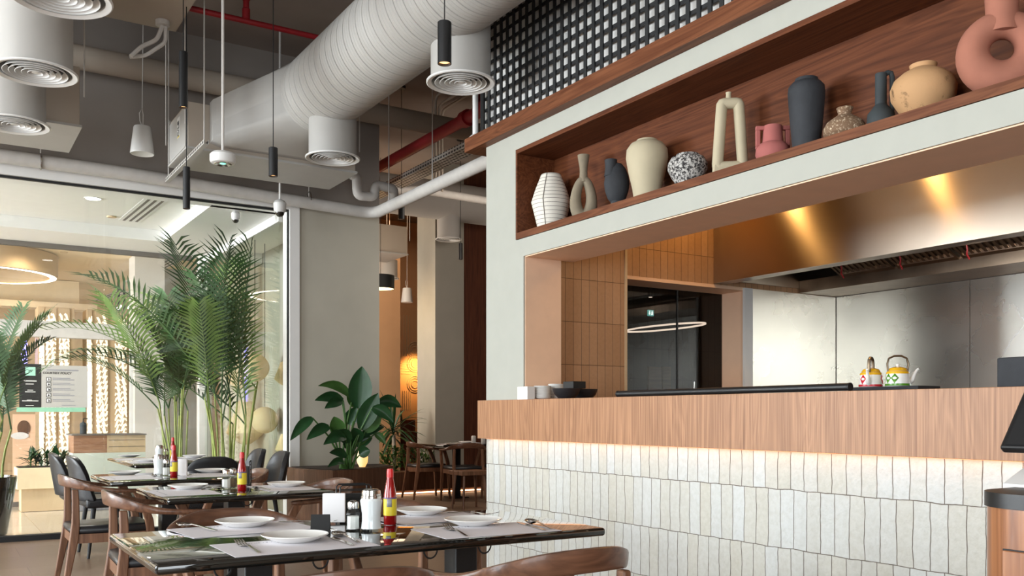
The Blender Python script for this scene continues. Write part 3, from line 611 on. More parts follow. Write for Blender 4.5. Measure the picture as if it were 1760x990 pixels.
# ------------------------------------------------------------------ dining chairs
def make_chair(label, group=None):
    t = thing('dining_chair', label, 'chair', (0, 0, 0), 0, group)
    # faces +Y
    pts = [(-.275, .17, .685), (-.28, .06, .688), (-.268, -.06, .698), (-.225, -.17, .722), (-.13, -.245, .744), (0, -.268, .75)]
    pts = pts + [(-x, y, z) for x, y, z in pts[-2::-1]]
    hs = [.024, .026, .032, .052, .068, .072]; hs = hs + hs[-2::-1]
    ths = [.046, .042, .034, .026, .023, .022]; ths = ths + ths[-2::-1]
    # refine with catmull-rom
    def cr(a, i, f):
        g = lambda j: a[max(0, min(len(a) - 1, j))]
        p0, p1, p2, p3 = g(i - 1), g(i), g(i + 1), g(i + 2)
        return .5 * ((2 * p1) + (p2 - p0) * f + (2 * p0 - 5 * p1 + 4 * p2 - p3) * f * f + (3 * p1 - p0 - 3 * p2 + p3) * f ** 3)
    V = [Vector(p) for p in pts]; rings = []; n = len(pts)
    seq = [(i, f / 4) for i in range(n - 1) for f in range(4)] + [(n - 2, 1.0)]
    C = [cr(V, i, f) for i, f in seq]
    for j, (i, f) in enumerate(seq):
        p = C[j]; tg = (C[min(j + 1, len(C) - 1)] - C[max(j - 1, 0)]); tg.z = 0; tg.normalize()
        out = Vector((tg.y, -tg.x, 0)); hgt = cr(hs, i, f); th = cr(ths, i, f)
        e = .45 if j in (0, len(seq) - 1) else 1
        up = Vector((0, 0, 1)) + out * .12 * (1 if hgt > .04 else 0); up.normalize()
        ring = []
        for q in range(12):
            a = 2 * PI * q / 12; ca, sa = math.cos(a), math.sin(a)
            sq = lambda v: math.copysign(abs(v) ** .55, v)
            ring.append(p + out * sq(ca) * th / 2 * e + up * sq(sa) * hgt / 2 * e)
        rings.append(ring)
    MB().loft(rings).build('back_rail', 'walnut', t, smooth=50)
    # seat
    sp = [(-.225, .235), (.225, .235), (.235, .22), (.205, -.215), (.19, -.23), (-.19, -.23), (-.205, -.215), (-.235, .22)]
    def sq_(k, z): return [(x * k, (y - .0) * k, z) for x, y in sp]
    MB().loft([sq_(.97, .432), sq_(1, .44), sq_(1.005, .455), sq_(.97, .472), sq_(.85, .478), sq_(.4, .474)]).build('seat', 'leather', t, smooth=50)
    b = MB()
    b.box(-.22, .205, .375, .22, .23, .43).box(-.19, -.225, .375, .19, -.2, .43)
    for s_ in (-1, 1): b.loft([[(s_ * .235, .22, .375), (s_ * .21, .22, .375), (s_ * .21, .22, .43), (s_ * .235, .22, .43)], [(s_ * .205, -.215, .375), (s_ * .182, -.215, .375), (s_ * .182, -.215, .43), (s_ * .205, -.215, .43)]])
    b.build('seat_frame', 'walnutz', t)
    for s_ in (-1, 1):
        b = MB()   # front leg up to the arm tip
        cs = [(.246, .235, 0, .013, .013), (.238, .225, .2, .017, .017), (.232, .218, .40, .021, .024), (.242, .205, .5, .017, .024), (.262, .165, .61, .015, .025), (.274, .13, .682, .015, .03)]
        b.loft([[(s_ * (x + a * wx), y + c_ * wy, z) for a, c_ in ((-1, -1), (1, -1), (1, 1), (-1, 1))] for x, y, z, wx, wy in cs]); b.build('leg', 'walnutz', t, bev=.006)
        b = MB()
        cs = [(.225, -.285, 0, .013, .013), (.21, -.25, .2, .016, .018), (.197, -.215, .40, .02, .025), (.196, -.205, .5, .017, .022), (.195, -.205, .62, .015, .02), (.19, -.208, .70, .014, .018)]
        b.loft([[(s_ * (x + a * wx), y + c_ * wy, z) for a, c_ in ((-1, -1), (1, -1), (1, 1), (-1, 1))] for x, y, z, wx, wy in cs]); b.build('leg', 'walnutz', t, bev=.006)
    return t
ch = make_chair('curved walnut chair in the foreground, right of the two at the long table front')
ch.location = (1.50, 2.28, 0)
ch.rotation_euler.z = R(2)
for x, y, rz, lab in (
    (.862, 2.30, R(-2), 'curved walnut chair in the foreground corner, only its back rail peeking above the frame edge'),
    (.98, 3.36, R(183), 'walnut chair tucked behind the long front table, its rail beyond the corner placemat'),
    (.97, 4.80, R(-92), 'walnut chair at the window end of the second table, rail curving toward the camera'),
    (1.745, 4.98, R(93), 'walnut chair at the counter end of the second table'),
    (.93, 6.26, R(-90), 'walnut chair with grey seat at the window end of the third table'),
    (1.65, 6.22, R(91), 'walnut chair at the counter end of the third table'),
    (1.62, 3.42, R(178), 'walnut chair behind the long front table, hidden by its hot sauce bottle')):
    dup(ch, (x, y, 0), rz, lab)
# tables
M['tabletop'] = plain('black_glass_top', srgb(22, 21, 18), .03, var=.05, coat=.6, spec=.7)
def table(name, x0, y0, x1, y1, label, peds, hooks=()):
    cx, cy = (x0 + x1) / 2, (y0 + y1) / 2
    t = thing(name, label, 'table', (cx, cy, 0)); a, b_ = (x1 - x0) / 2, (y1 - y0) / 2
    MB().box(-a, -b_, .72, a, b_, .75, bev=.012, seg=4).build('tabletop', 'tabletop', t)
    for (px, py) in peds:
        px -= cx; py -= cy
        MB().box(px - .045, py - .045, .012, px + .045, py + .045, .70, bev=.004).build('pedestal', 'blackmetal', t)
        MB().box(px - .13, py - .13, 0, px + .13, py + .13, .012, bev=.004).build('base_plate', 'blackmetal', t)
        MB().box(px - .14, py - .14, .7, px + .14, py + .14, .719).build('mounting_plate', 'black', t)
    for (hx, hy) in hooks:
        hx -= cx; hy -= cy
        MB().tube([(hx + .024 * math.cos(q * PI / 10), hy, .722 - .028 * math.sin(q * PI / 10)) for q in range(11)], .0028, 6).build('bag_hook', 'black', t)
    return t
X0, Y0, X1, Y1 = .50, 2.57, 2.02, 3.33
table('dining_table', X0, Y0, X1, Y1, 'long black glossy dining table in the foreground laid for four', ((.88, 2.95), (1.64, 2.95)),
      [(P(px, py, Y=2.60).x, 2.60) for px, py in ((383, 975), (551, 962), (740, 946), (833, 938))])
table('dining_table', .94, 4.55, 1.79, 5.36, 'square black glossy dining table, second in the row from the camera', ((1.365, 4.95),), [(P(335, 862, Y=4.6).x, 4.6), (P(425, 862, Y=4.6).x, 4.6)])
table('dining_table', .89, 5.88, 1.70, 6.70, 'square black glossy dining table, third in the row from the camera', ((1.30, 6.29),))
table('dining_table', 1.36, 7.78, 2.24, 9.16, 'black dining table beside the storefront glass with dark leather chairs', ((1.8, 8.1), (1.8, 8.85)))
ft = table('bar_table', 5.72, 10.75, 6.75, 11.6, 'dark dining table beyond the counter end, in the corridor', ((6.16, 11.2),))
for x, y, rz, lab in ((5.78, 11.35, R(-95), 'slim walnut chair at the corridor table, nearest the plants'), (5.95, 10.62, R(-12), 'slim walnut chair at the corridor table in front of its pedestal'), (6.64, 10.66, R(4), 'slim walnut chair at the corridor table beside the counter corner')):
    dup(ch, (x, y, 0), rz, lab)
t = thing('stool', 'low wooden slatted stool partly hidden by the brick counter corner', 'stool', (5.55, 9.75, 0))
for k in range(3): MB().box(-.2, -.17 + .12 * k, .42, .2, -.07 + .12 * k, .47, bev=.004).build('slat', 'walnutz', t)
for sx_ in (-1, 1):
    for sy_ in (-1, 1): MB().cyl((sx_ * .17, sy_ * .14, 0), (sx_ * .14, sy_ * .11, .42), .013, .016, 10).build('leg', 'walnutz', t)
# dark leather chairs
def lchair(label):
    t = thing('leather_chair', label, 'chair')
    MB().box(-.24, -.22, .40, .24, .26, .48, bev=.03, seg=3).build('seat', 'leather', t)
    rows = []
    for k in range(9):
        z = .46 + .36 * k / 8; f = k / 8; wdt = .25 * (1 - .10 * f)
        rows.append([(wdt * math.sin(R(-66 + 132 * q / 12)) * 1.05, -.08 - .17 * math.cos(R(-66 + 132 * q / 12)) - .06 * f, .46 + (z - .46) * (1 - .42 * (abs(q - 6) / 6) ** 3.5)) for q in range(13)])
    MB().grid(rows).build('backrest', 'leather', t, thick=.045, smooth=60, bev=.015)
    for sx_ in (-1, 1):
        for sy_ in (-1, 1): MB().cyl((sx_ * .22, .02 + sy_ * .22, 0), (sx_ * .17, .02 + sy_ * .17, .41), .012, .02, 10).build('leg', 'black', t)
    return t
lc = lchair('black leather tub chair left of the storefront table, nearer the glass'); lc.location = (1.17, 8.85, 0); lc.rotation_euler.z = R(-90)
for x, y, rz, lab in ((1.24, 8.22, R(-88), 'black leather tub chair left of the storefront table, nearer the camera'), (2.42, 8.9, R(90), 'black leather tub chair beyond the storefront table, in front of the palm canes'),
                      (2.42, 8.2, R(90), 'black leather tub chair right of the storefront table, behind the third hot sauce bottle'), (1.86, 7.63, R(2), 'black leather tub chair with its back to the camera at the storefront table')):
    dup(lc, (x, y, 0), rz, lab)

# ------------------------------------------------------------------ table settings
TZ = .7505
fork_c = [(0, .0035, 0), (.02, .004, .001), (.06, .003, .004), (.1, .0028, .006), (.12, .006, .004), (.132, .0105, .001), (.142, .0115, .001)]
def mk_fork():
    t = bpy.data.objects.new('fork', None); COL.objects.link(t)
    MB().loft([[(x, -w_, z), (x, w_, z), (x, w_, z + .002), (x, -w_, z + .002)] for x, w_, z in fork_c]).build('fork_handle', 'cutlery', t)
    for k in range(4):
        y = -.0096 + .0064 * k
        MB().loft([[(x, y - w_, z), (x, y + w_, z), (x, y + w_, z + .0018), (x, y - w_, z + .0018)] for x, w_, z in ((.141, .0022, .001), (.165, .0019, .004), (.188, .0010, .010))]).build('tine', 'cutlery', t)
    return t
def mk_spoon():
    t = bpy.data.objects.new('spoon', None); COL.objects.link(t)
    MB().loft([[(x, -w_, z), (x, w_, z), (x, w_, z + .002), (x, -w_, z + .002)] for x, w_, z in [(0, .004, 0), (.03, .0042, .001), (.08, .0028, .005), (.12, .0026, .007), (.135, .004, .005)]]).build('spoon_handle', 'cutlery', t)
    rows = []
    for i in range(11):
        u = -1 + 2 * i / 10; wv = math.sqrt(max(0, 1 - u * u)) * .0195 * (1 + .08 * -u) + .0005
        rows.append([(.162 + u * .03, wv * v, .008 - .009 * (1 - u * u) * (1 - v * v) - .003 * (1 - abs(u))) for v in (-1, -.7, -.35, 0, .35, .7, 1)])
    MB().grid(rows).build('bowl', 'cutlery', t, thick=.0015)
    return t
def mk_knife():
    t = bpy.data.objects.new('table_knife', None); COL.objects.link(t)
    MB().loft([[(x, -w_, 0), (x, w_, 0), (x, w_, .003), (x, -w_, .003)] for x, w_ in ((0, .005), (.05, .006), (.095, .0045))]).build('knife_handle', 'cutlery', t)
    MB().loft([[(x, -w_, .0005), (x, w_ * .8, .0005), (x, w_ * .8, .0018), (x, -w_, .0018)] for x, w_ in ((.095, .0045), (.12, .009), (.17, .009), (.195, .006), (.205, .001))]).build('blade', 'cutlery', t)
    return t
protos = {}
def place(kind, loc, rz, label, cat, z=TZ, group=None):
    if kind not in protos:
        o = {'fork': mk_fork, 'spoon': mk_spoon, 'knife': mk_knife}[kind](); protos[kind] = o
    else: o = dup(protos[kind])
    o.location = (loc[0], loc[1], z); o.rotation_euler = (0, 0, rz); o.scale = (1.25,) * 3 if loc[1] < 3.5 else (1,) * 3; tag(o, label, cat, group); return o
m, nt, b = mk('placemat_print'); b.inputs['Roughness'].default_value = .55   # printed line of lettering along the edge
v = coords(nt, (1, 1, 1)); sp_ = N(nt, 'ShaderNodeSeparateXYZ'); L(nt, v, sp_.inputs[0])
n_ = N(nt, 'ShaderNodeTexNoise'); n_.inputs['Scale'].default_value = 1; n_.inputs['Detail'].default_value = 2; L(nt, coords(nt, (160, 20, 1)), n_.inputs['Vector'])
a1 = N(nt, 'ShaderNodeMath', operation='GREATER_THAN'); a1.inputs[1].default_value = .52; L(nt, n_.outputs['Fac'], a1.inputs[0])
a2 = N(nt, 'ShaderNodeMath', operation='COMPARE'); a2.inputs[1].default_value = .105; a2.inputs[2].default_value = .005; L(nt, sp_.outputs[1], a2.inputs[0])
a3 = N(nt, 'ShaderNodeMath', operation='MULTIPLY'); L(nt, a1.outputs[0], a3.inputs[0]); L(nt, a2.outputs[0], a3.inputs[1])
a5 = N(nt, 'ShaderNodeMath', operation='COMPARE'); a5.inputs[1].default_value = 0; a5.inputs[2].default_value = .13; L(nt, sp_.outputs[0], a5.inputs[0])
a4 = N(nt, 'ShaderNodeMath', operation='MULTIPLY'); L(nt, a3.outputs[0], a4.inputs[0]); L(nt, a5.outputs[0], a4.inputs[1])
L(nt, ramp(nt, a4.outputs[0], [(0, srgb(234, 231, 236)), (1, srgb(96, 98, 122))]), b.inputs['Base Color']); M['mat'] = m
mat0 = plate0 = None
def setting(where, mc, rz, mw, mh, pc, forkp=None, spoonp=None, knifep=None, pr=.105):
    """mat centre, turn and size; plate centre; cutlery (x, y, turn)"""
    global mat0, plate0
    o = MB().box(-mw / 2, -mh / 2, 0, mw / 2, mh / 2, .0009).build('placemat', 'mat', smooth=0); o.location = (mc[0], mc[1], TZ); o.rotation_euler.z = rz
    tag(o, 'printed placemat at the ' + where, 'placemat')
    if plate0 is None: plate0 = MB().lathe(plate_prof(.105, .022), 48).build('dinner_plate', 'china'); o = plate0
    else: o = dup(plate0)
    o.location = (pc[0], pc[1], TZ + .001); o.scale = (pr / .105,) * 3; tag(o, 'white plate at the ' + where, 'plate')
    if forkp: place('fork', forkp, forkp[2], 'steel fork at the ' + where, 'fork', TZ + .0012)
    if spoonp: place('spoon', spoonp, spoonp[2], 'steel spoon at the ' + where, 'spoon', TZ + .0052)
    if knifep: place('knife', knifep, knifep[2], 'steel knife at the ' + where, 'knife', TZ + .0012)
T = lambda px, py: P(px, py, Z=.7515)
def ctr(*q): s_ = Vector((0, 0, 0)); [s_.__iadd__(T(*p)) for p in q]; return s_ / len(q)
def ang(a, b): d = T(*b) - T(*a); return math.atan2(d.y, d.x)
def pose(a, b): p = T(*a); return (p.x, p.y, ang(a, b))
mc = ctr((349, 938), (402, 957), (659, 936), (598, 919))
setting('front of the long table, corner nearest the window', mc, ang((402, 957), (659, 936)), .44, .29, T(507, 930), pose((446, 951), (398, 929)), pose((617, 935), (578, 920)), pose((606, 938), (575, 926)))
mc = ctr((704, 910), (772, 926), (976, 911), (881, 897))
setting('front of the long table, corner nearest the counter', mc, ang((772, 926), (976, 911)), .44, .29, T(813, 902), pose((802, 922), (750, 901)), pose((948, 911), (893, 893)), pose((936, 912), (892, 899)))
mc = ctr((287, 909), (332, 925), (540, 908), (500, 894))
setting('back of the long table, window side', mc, ang((332, 925), (540, 908)), .44, .29, T(421, 904), pose((480, 897), (528, 899)), pose((372, 914), (338, 909)))
mc = ctr((640, 891), (690, 903), (838, 889), (790, 877))
setting('back of the long table, beside the hot sauce', mc, ang((690, 903), (838, 889)), .42, .28, T(724, 884), pose((770, 881), (802, 883)))
setting('window end of the second table', (1.09, 4.90), R(90), .42, .30, T(323, 840), (1.20, 4.98, R(60)), (1.27, 4.83, R(80)))
setting('counter end of the second table', (1.62, 4.92), R(90), .42, .28, T(492, 836), (1.43, 5.08, R(-150)), (1.50, 4.75, R(100)))
setting('window end of the third table', (1.06, 6.22), R(90), .42, .30, T(215, 816), (1.22, 6.3, R(80)), (1.22, 6.05, R(95)))
setting('counter end of the third table', (1.52, 6.22), R(90), .40, .30, T(362, 812), (1.32, 6.35, R(-30)))
setting('storefront table, far window corner', (1.52, 8.8), R(90), .40, .28, T(222, 786), (1.68, 8.7, R(80)))
setting('storefront table, near window corner', (1.52, 8.2), R(90), .40, .28, (1.53, 8.22), (1.70, 8.1, R(85)))
setting('storefront table, far counter corner', (2.07, 8.82), R(90), .40, .28, (2.06, 8.82), (1.9, 8.75, R(95)))
setting('storefront table, near counter corner', (2.07, 8.2), R(90), .40, .28, (2.06, 8.18), (1.88, 8.1, R(95)))
setting('corridor table, near edge', (6.0, 11.0), R(0), .40, .28, T(777, 764.5))
setting('corridor table, far edge', (6.4, 11.36), R(0), .40, .28, (6.4, 11.36))
# condiments
M['sauce'] = plain('hot_sauce_red', srgb(150, 14, 16), .08, var=.05, coat=.5); M['capred'] = plain('cap_red', srgb(206, 30, 32), .3)
M['yel'] = plain('label_yellow', srgb(232, 208, 46), .4, var=.02); M['purple'] = plain('label_purple', srgb(90, 70, 120), .4); M['greyl'] = plain('label_grey', srgb(150, 150, 156), .5)
M['salt'] = plain('salt_white', srgb(236, 234, 228), .8, var=.02); M['pepper'] = speckle('pepper', srgb(150, 122, 86), srgb(90, 70, 48), .4, .6, 300)
M['sugar'] = plain('sugar_in_glass', srgb(232, 238, 238), .12, var=.01, coat=.6)
def bottle(loc, label, rz=0):
    t = thing('hot_sauce_bottle', label, 'bottle', (loc[0], loc[1], TZ), rz)
    MB().lathe([(0, 0), (.021, 0), (.0235, .004), (.0237, .100), (.0228, .110), (.0122, .168), (.0105, .174), (.0105, .176), (0, .176)], 28).build('glass_body', 'sauce', t)
    MB().lathe([(0, .172), (.0125, .172), (.0125, .192), (.0105, .203), (0, .204)], 24).build('cap', 'capred', t)
    lb = MB().lathe([(.0237, .034), (.0241, .0345), (.0241, .094), (.0237, .0945)], 28).build('label', 'yel', t)
    MB().lathe([(.0238, .0946), (.0241, .095), (.0241, .0995), (.0238, .1)], 28).build('label_band', 'purple', lb)
    a = [R(196), R(208), R(220), R(232), R(240)]
    MB().grid([[(.0246 * math.cos(q), .0246 * math.sin(q), .066) for q in a], [(.0246 * math.cos(q), .0246 * math.sin(q), .094) for q in a]]).build('barcode_patch', 'greyl', lb, thick=.0004)
    return t
pr_ = T(670.5, 901)
hb = bottle(pr_, 'red hot sauce bottle on the long front table beside the sugar pourer', R(20))
for (px, py, lab, rz) in ((416, 843, 'red hot sauce bottle on the second table', 10), (299, 819, 'red hot sauce bottle on the third table, half covering another', -10)):
    c = T(px, py); dup(hb, (c.x, c.y, TZ), R(rz), lab)
dup(hb, (1.765, 8.32, TZ), R(30), 'red hot sauce bottle on the storefront table, furthest of the four')
def shaker(loc, label, fill, s=1.0):
    t = thing('shaker', label, 'shaker', (loc[0], loc[1], TZ), R(20), None, s)
    o = lambda r, z: [(r * (1 if q % 2 else 1) * math.cos(q * PI / 4 + PI / 8), r * math.sin(q * PI / 4 + PI / 8), z) for q in range(8)]
    MB().loft([o(.021, 0), o(.023, .004), o(.0225, .055), o(.0165, .066), o(.0155, .07)]).build('glass_body', 'jar', t, smooth=20)
    MB().loft([o(.0185, .005), o(.0195, .006), o(.0192, .045), o(.01, .046)]).build('contents', fill, t, smooth=20)
    MB().lathe([(0, .07), (.0175, .0695), (.018, .073), (.018, .084), (.016, .09), (.008, .094), (0, .095)], 24).build('metal_cap', 'chrome', t)
    return t
def pourer(loc, label, s=1.0):
    t = thing('sugar_pourer', label, 'jar', (loc[0], loc[1], TZ), 0, None, s)
    MB().lathe([(0, 0), (.036, 0), (.0375, .003), (.0375, .007), (.035, .009)], 32).build('glass_foot', 'jar', t)
    MB().lathe([(0, .0072), (.035, .0095), (.034, .014), (.0315, .035), (.0315, .06), (.036, .09), (.038, .105), (.033, .114), (.031, .114), (0, .113)], 32).build('filled_glass', 'sugar', t)
    mc_ = MB().lathe([(.033, .112), (.034, .113), (.034, .121), (.032, .123), (.032, .128), (.033, .129), (.031, .14), (.02, .145), (0, .146)], 32).build('metal_cap', 'chrome', t)
    MB().tube([(.03, 0, .128), (.045, .0, .132), (.05, .0, .12), (.05, .0, .06), (.046, .0, .03)], .0035, 8).build('handle', 'chrome', mc_)
    return t
def holder(loc, rz, label):
    t = thing('napkin_holder', label, 'holder', (loc[0], loc[1], TZ), rz)
    for y in (-.03, .03):
        b = MB(); fr = [(-.06, y, .0), (-.06, y, .125), (-.052, y, .133), (.052, y, .133), (.06, y, .125), (.06, y, 0)]
        b.tube(fr, .003, 8)
        for k in range(4): b.cyl((-.06, y, .028 + k * .028), (.06, y, .028 + k * .028), .002, seg=6)
        b.build('wire_side', 'blackmetal', t)
    MB().box(-.06, -.033, 0, .06, .033, .004).build('base', 'blackmetal', t)
    MB().box(-.055, -.024, .005, .055, .0, .10).build('menu_cards', 'black', t)
    return t
def napkins(loc, rz, label, z=TZ + .0045):
    t = thing('napkin_stack', label, 'napkin', (loc[0], loc[1], z), rz)
    for k in range(4): MB().box(-.042 + .001 * k, -.014 + .0072 * k, .0, .042 - .001 * k, -.0075 + .0072 * k, .108 - .001 * (k % 2), bev=.0028).build('napkin', 'paper', t)
    return t
c = T(578, 898); 
holder((c.x + .10, c.y + .075), R(-8), 'black wire napkin and menu rack on the long front table')
napkins((c.x - .0, c.y + .018), R(-32), 'upright white paper napkins beside the wire rack on the front table', TZ + .0005)
shaker(T(607, 911), 'glass salt shaker with steel cap on the long front table', 'salt', 1.1)
pourer(T(638, 912), 'white sugar pourer with steel cap on the long front table', 1.0).rotation_euler.z = R(28)
t = thing('tent_card', 'small black folded tent card standing on the front table before the napkins', 'card', (T(551, 915).x, T(551, 915).y, TZ), R(-26))
b = MB(); b.loft([[(-.032, -.022, 0), (.032, -.022, 0), (.032, -.0205, 0), (-.032, -.0205, 0)], [(-.032, -.001, .062), (.032, -.001, .062), (.032, .0005, .062), (-.032, .0005, .062)]])
b.loft([[(-.032, .022, 0), (.032, .022, 0), (.032, .0205, 0), (-.032, .0205, 0)], [(-.032, .001, .062), (.032, .001, .062), (.032, -.0005, .062), (-.032, -.0005, .062)]]); b.box(-.032, -.022, 0, .032, .022, .001); b.build('folded_card', 'black', t)
for (px, py, lab, fl) in ((389, 840, 'glass salt shaker on the second table, nearest the hot sauce', 'salt'), (400, 838, 'glass pepper shaker on the second table, between salt and hot sauce', 'pepper'), (286, 817, 'small glass shaker on the third table beside the hot sauce', 'salt')):
    shaker(T(px, py), lab, fl, 1.15)
pourer(T(273, 816), 'white sugar pourer on the third table', .95)
pourer((1.66, 8.36), 'white sugar pourer on the storefront table', .95)
shaker((1.73, 8.42), 'glass pepper shaker on the storefront table', 'pepper', 1.1)
napkins(T(311, 817), R(-30), 'upright paper napkins on the third table behind the hot sauce', TZ + .0005)
c = T(428, 833); holder((c.x, c.y + .08), R(70), 'black wire rack on the second table behind the hot sauce')
for px, lab in ((813, 'small white cylinder pot on the corridor table, tallest'), (826, 'small white cylinder pot on the corridor table at the counter end')):
    c = T(px, 764); lathe_thing('pot', lab, 'pot', [(0, 0), (.03, 0), (.032, .003), (.032, .1 if px < 820 else .07), (.02, .11 if px < 820 else .075), (0, .11 if px < 820 else .075)], 'plastic', (6.35 + (px - 813) * .012, 11.05, TZ), 20)
# ------------------------------------------------------------------ ceiling services
def diffuser(label, loc, r, top, rsl=None):
    """round air diffuser: loc = centre of its face, sleeve up to height top"""
    t = thing('air_diffuser', label, 'air vent', loc); rs = rsl or r * .87
    MB().lathe([(rs, .012), (rs, top - loc[2] - .0), (rs - .01, top - loc[2]), (rs - .01, .012)], 48).build('sleeve', 'duct', t)
    MB().lathe([(rs - .004, .02), (rs * .98, .004), (r * .97, -.004), (r, .0), (r, .008), (rs + .002, .016)], 48).build('outer_ring', 'plastic', t)
    for k in range(5):
        ra = rs * (.86 - .165 * k); rb = ra - r * .09
        MB().lathe([(ra, -.002), (ra + .003, .0), (max(rb, .004), .035), (max(rb - .003, .001), .033)], 40).build('cone_ring', 'plastic', t)
    MB().lathe([(0, .0), (r * .09, .004), (r * .08, .012), (0, .014)], 24).build('centre_disc', 'plastic', t)
    MB().lathe([(0, .075), (rs * .99, .075), (rs * .99, .08), (0, .08)], 40).build('inner_baffle', 'greydark', t)
    return t
DX, DZ, DR = 2.78, 3.88, .33
t = thing('spiral_duct', 'large white spiral air duct running diagonally above the dining tables', 'duct')
prof = []; y = 7.5; k = 0
while y > .5:
    prof += [(DR, y), (DR, y - .030), (DR - .0025, y - .033), (DR, y - .036), (DR, y - .066), (DR - .0025, y - .069), (DR, y - .072), (DR, y - .102), (DR - .009, y - .106), (DR - .009, y - .110), (DR, y - .114)]; y -= .115
MB().lathe(prof, 64).build('duct_body', 'duct', t, smooth=20, xf=Matrix.Translation((DX, 0, DZ)) @ Matrix(((1, 0, 0, 0), (0, 0, 1, 0), (0, -1, 0, 0), (0, 0, 0, 1))))
def circ(n, f, y, w0, w1, h0, h1):
    out = []
    for q in range(n):
        a = 2 * PI * (q + .5) / n; c_, s_ = math.cos(a), math.sin(a)
        k_ = 1 / max(abs(c_), abs(s_)); bx = c_ * k_; bz = s_ * k_
        px_ = (w0 + (bx + 1) / 2 * (w1 - w0)); pz_ = h0 + (bz + 1) / 2 * (h1 - h0)
        out.append((px_ * (1 - f) + (DX + DR * c_) * f, y, pz_ * (1 - f) + (DZ + DR * s_) * f))
    return out
MB().loft([circ(48, 0, 8.0, 2.0, 3.25, 3.45, 3.84), circ(48, 0, 7.9, 2.0, 3.25, 3.45, 3.84), circ(48, 1, 7.51, 2.0, 3.25, 3.45, 3.84), circ(48, 1, 7.49, 0, 1, 0, 1)], caps=False).build('transition', 'duct', t, smooth=50)
diffuser('round diffuser under the near end of the spiral duct, by the lattice', (2.92, 5.25, 3.32), .225, DZ - DR + .16)
diffuser('round ceiling diffuser on the sleeve at the far end of the spiral duct', (2.81, 7.24, 3.28), .225, DZ - DR + .12)
for i, (x, y, z) in enumerate(((.54, 5.1, 3.24), (.54, 6.42, 3.28), (.5, 7.65, 3.28))):
    diffuser(('round ceiling diffuser nearest the camera, topmost in the upper corner', 'round ceiling diffuser in the middle of the corner row', 'round ceiling diffuser furthest back in the corner row, under the small air unit')[i], (x, y, z), .245, 3.95)
tag(MB().tube([(.53, 4.2, 4.15), (.53, 8.0, 4.15)], .24, 32).build('supply_duct', 'duct'), 'straight white air duct feeding the three corner diffusers', 'duct')
def fcu(label, x0, y0, z0, x1, y1, z1, rods=True, sticker=False):
    t = thing('fan_coil_unit', label, 'air conditioner', ((x0 + x1) / 2, (y0 + y1) / 2, z0)); a, b_, h = (x1 - x0) / 2, (y1 - y0) / 2, z1 - z0
    MB().box(-a, -b_, .02, a, b_, h, bev=.004).build('casing', 'beam', t)
    MB().box(-a - .015, -b_ - .015, 0, a + .015, b_ + .015, .019).build('drain_pan', 'duct', t)
    MB().box(-a - .012, -b_ + .03, .03, -a - .001, b_ - .03, h - .03, bev=.003).build('end_panel', 'duct', t)
    for yy in (-b_ + .01, b_ - .04): MB().box(-a - .02, yy, .02, -a - .002, yy + .03, h + .01).build('corner_bracket', 'duct', t)
    if rods:
        for sx_ in (-1, 1):
            for sy_ in (-1, 1): MB().cyl((sx_ * (a + .03), sy_ * (b_ + .025), h * .5), (sx_ * (a + .03), sy_ * (b_ + .025), CZ - z0), .006, seg=8).build('hanger_rod', 'pipe', t)
    if sticker:
        mt = Matrix.Translation((-a - .0135, -.05, h * .55)) @ Matrix.Rotation(R(-90), 4, 'Z') @ Matrix.Rotation(R(90), 4, 'X') @ Matrix.Rotation(R(90), 4, 'Z')
        MB().box(-.06, -.05, -.001, .12, .05, .0, ).build('sticker', 'plastic', t, xf=mt @ Matrix.Translation((0, 0, .0)))
        text_mesh('C/LE', 'sticker_lettering', 'black', t, mt @ Matrix.Translation((.02, 0, .001)), .07)
        MB().box(-.055, -.04, .001, -.045, .04, .002).build('sticker_stripe', 'yel', t, xf=mt)
    return t
fcu('big boxy air unit feeding the spiral duct above the storefront', 1.82, 8.006, 3.40, 3.33, 8.70, 3.80, sticker=True)
fcu('boxy air unit behind the three corner diffusers', -.6, 7.95, 3.42, .98, 8.75, 3.9)
t = thing('mounting_channel', 'slotted white strut channel hanging under the big air unit', 'bracket', (1.86, 0, 3.33))
dk_, lt_ = srgb(50, 46, 44), srgb(214, 209, 202)
M['perf_flat'] = tiles('slotted_steel_flat', 'Y', 'X', .06, .05, dk_, dk_, lt_, 0, .013, 0, .5, .0001); M['perf_side'] = tiles('slotted_steel_side', 'Y', 'Z', .06, .04, dk_, dk_, lt_, 0, .012, 0, .5, .0001)
MB().box(-.02, 7.55, 0, .02, 9.0, .004).build('channel_web', 'duct', t); MB().box(-.02, 7.55, .0041, -.016, 9.0, .036).build('channel_flange', 'perf_side', t); MB().box(.016, 7.55, .0041, .02, 9.0, .036).build('channel_flange', 'perf_side', t)
for yy in (7.62, 8.95): MB().cyl((0, yy, .004), (0, yy, CZ - 3.33), .006, seg=8).build('hanger_rod', 'pipe', t)
M['lens'] = emit('pendant_glow', (1, .5, .2, 1), 2.6)
def pendant(label, px, yb, yt, D, w):
    c = P(px, yb, D=D); k = D / FPX; h = (yb - yt) * k; r = w * k / 2
    t = thing('pendant_light', label, 'pendant lamp', c)
    lb = MB().lathe([(r * .86, .012), (r * .9, 0), (r, 0), (r, h - .004), (r - .004, h), (0, h)], 32).build('lamp_body', 'blackmetal', t)
    MB().lathe([(0, .014), (r * .86, .014), (r * .86, .018), (0, .018)], 24).build('lens', 'lens', lb)
    MB().cyl((0, 0, h), (0, 0, CZ - c.z - .02), .0035, seg=8).build('cord', 'black', t)
    MB().cyl((0, 0, CZ - c.z - .03), (0, 0, CZ - c.z - .001), .05, seg=20).build('canopy', 'blackmetal', t)
    return t
pendant('slim black cylinder pendant in front of the sleeve by the lattice, nearest', 764, 110, 38, 5.2, 24)
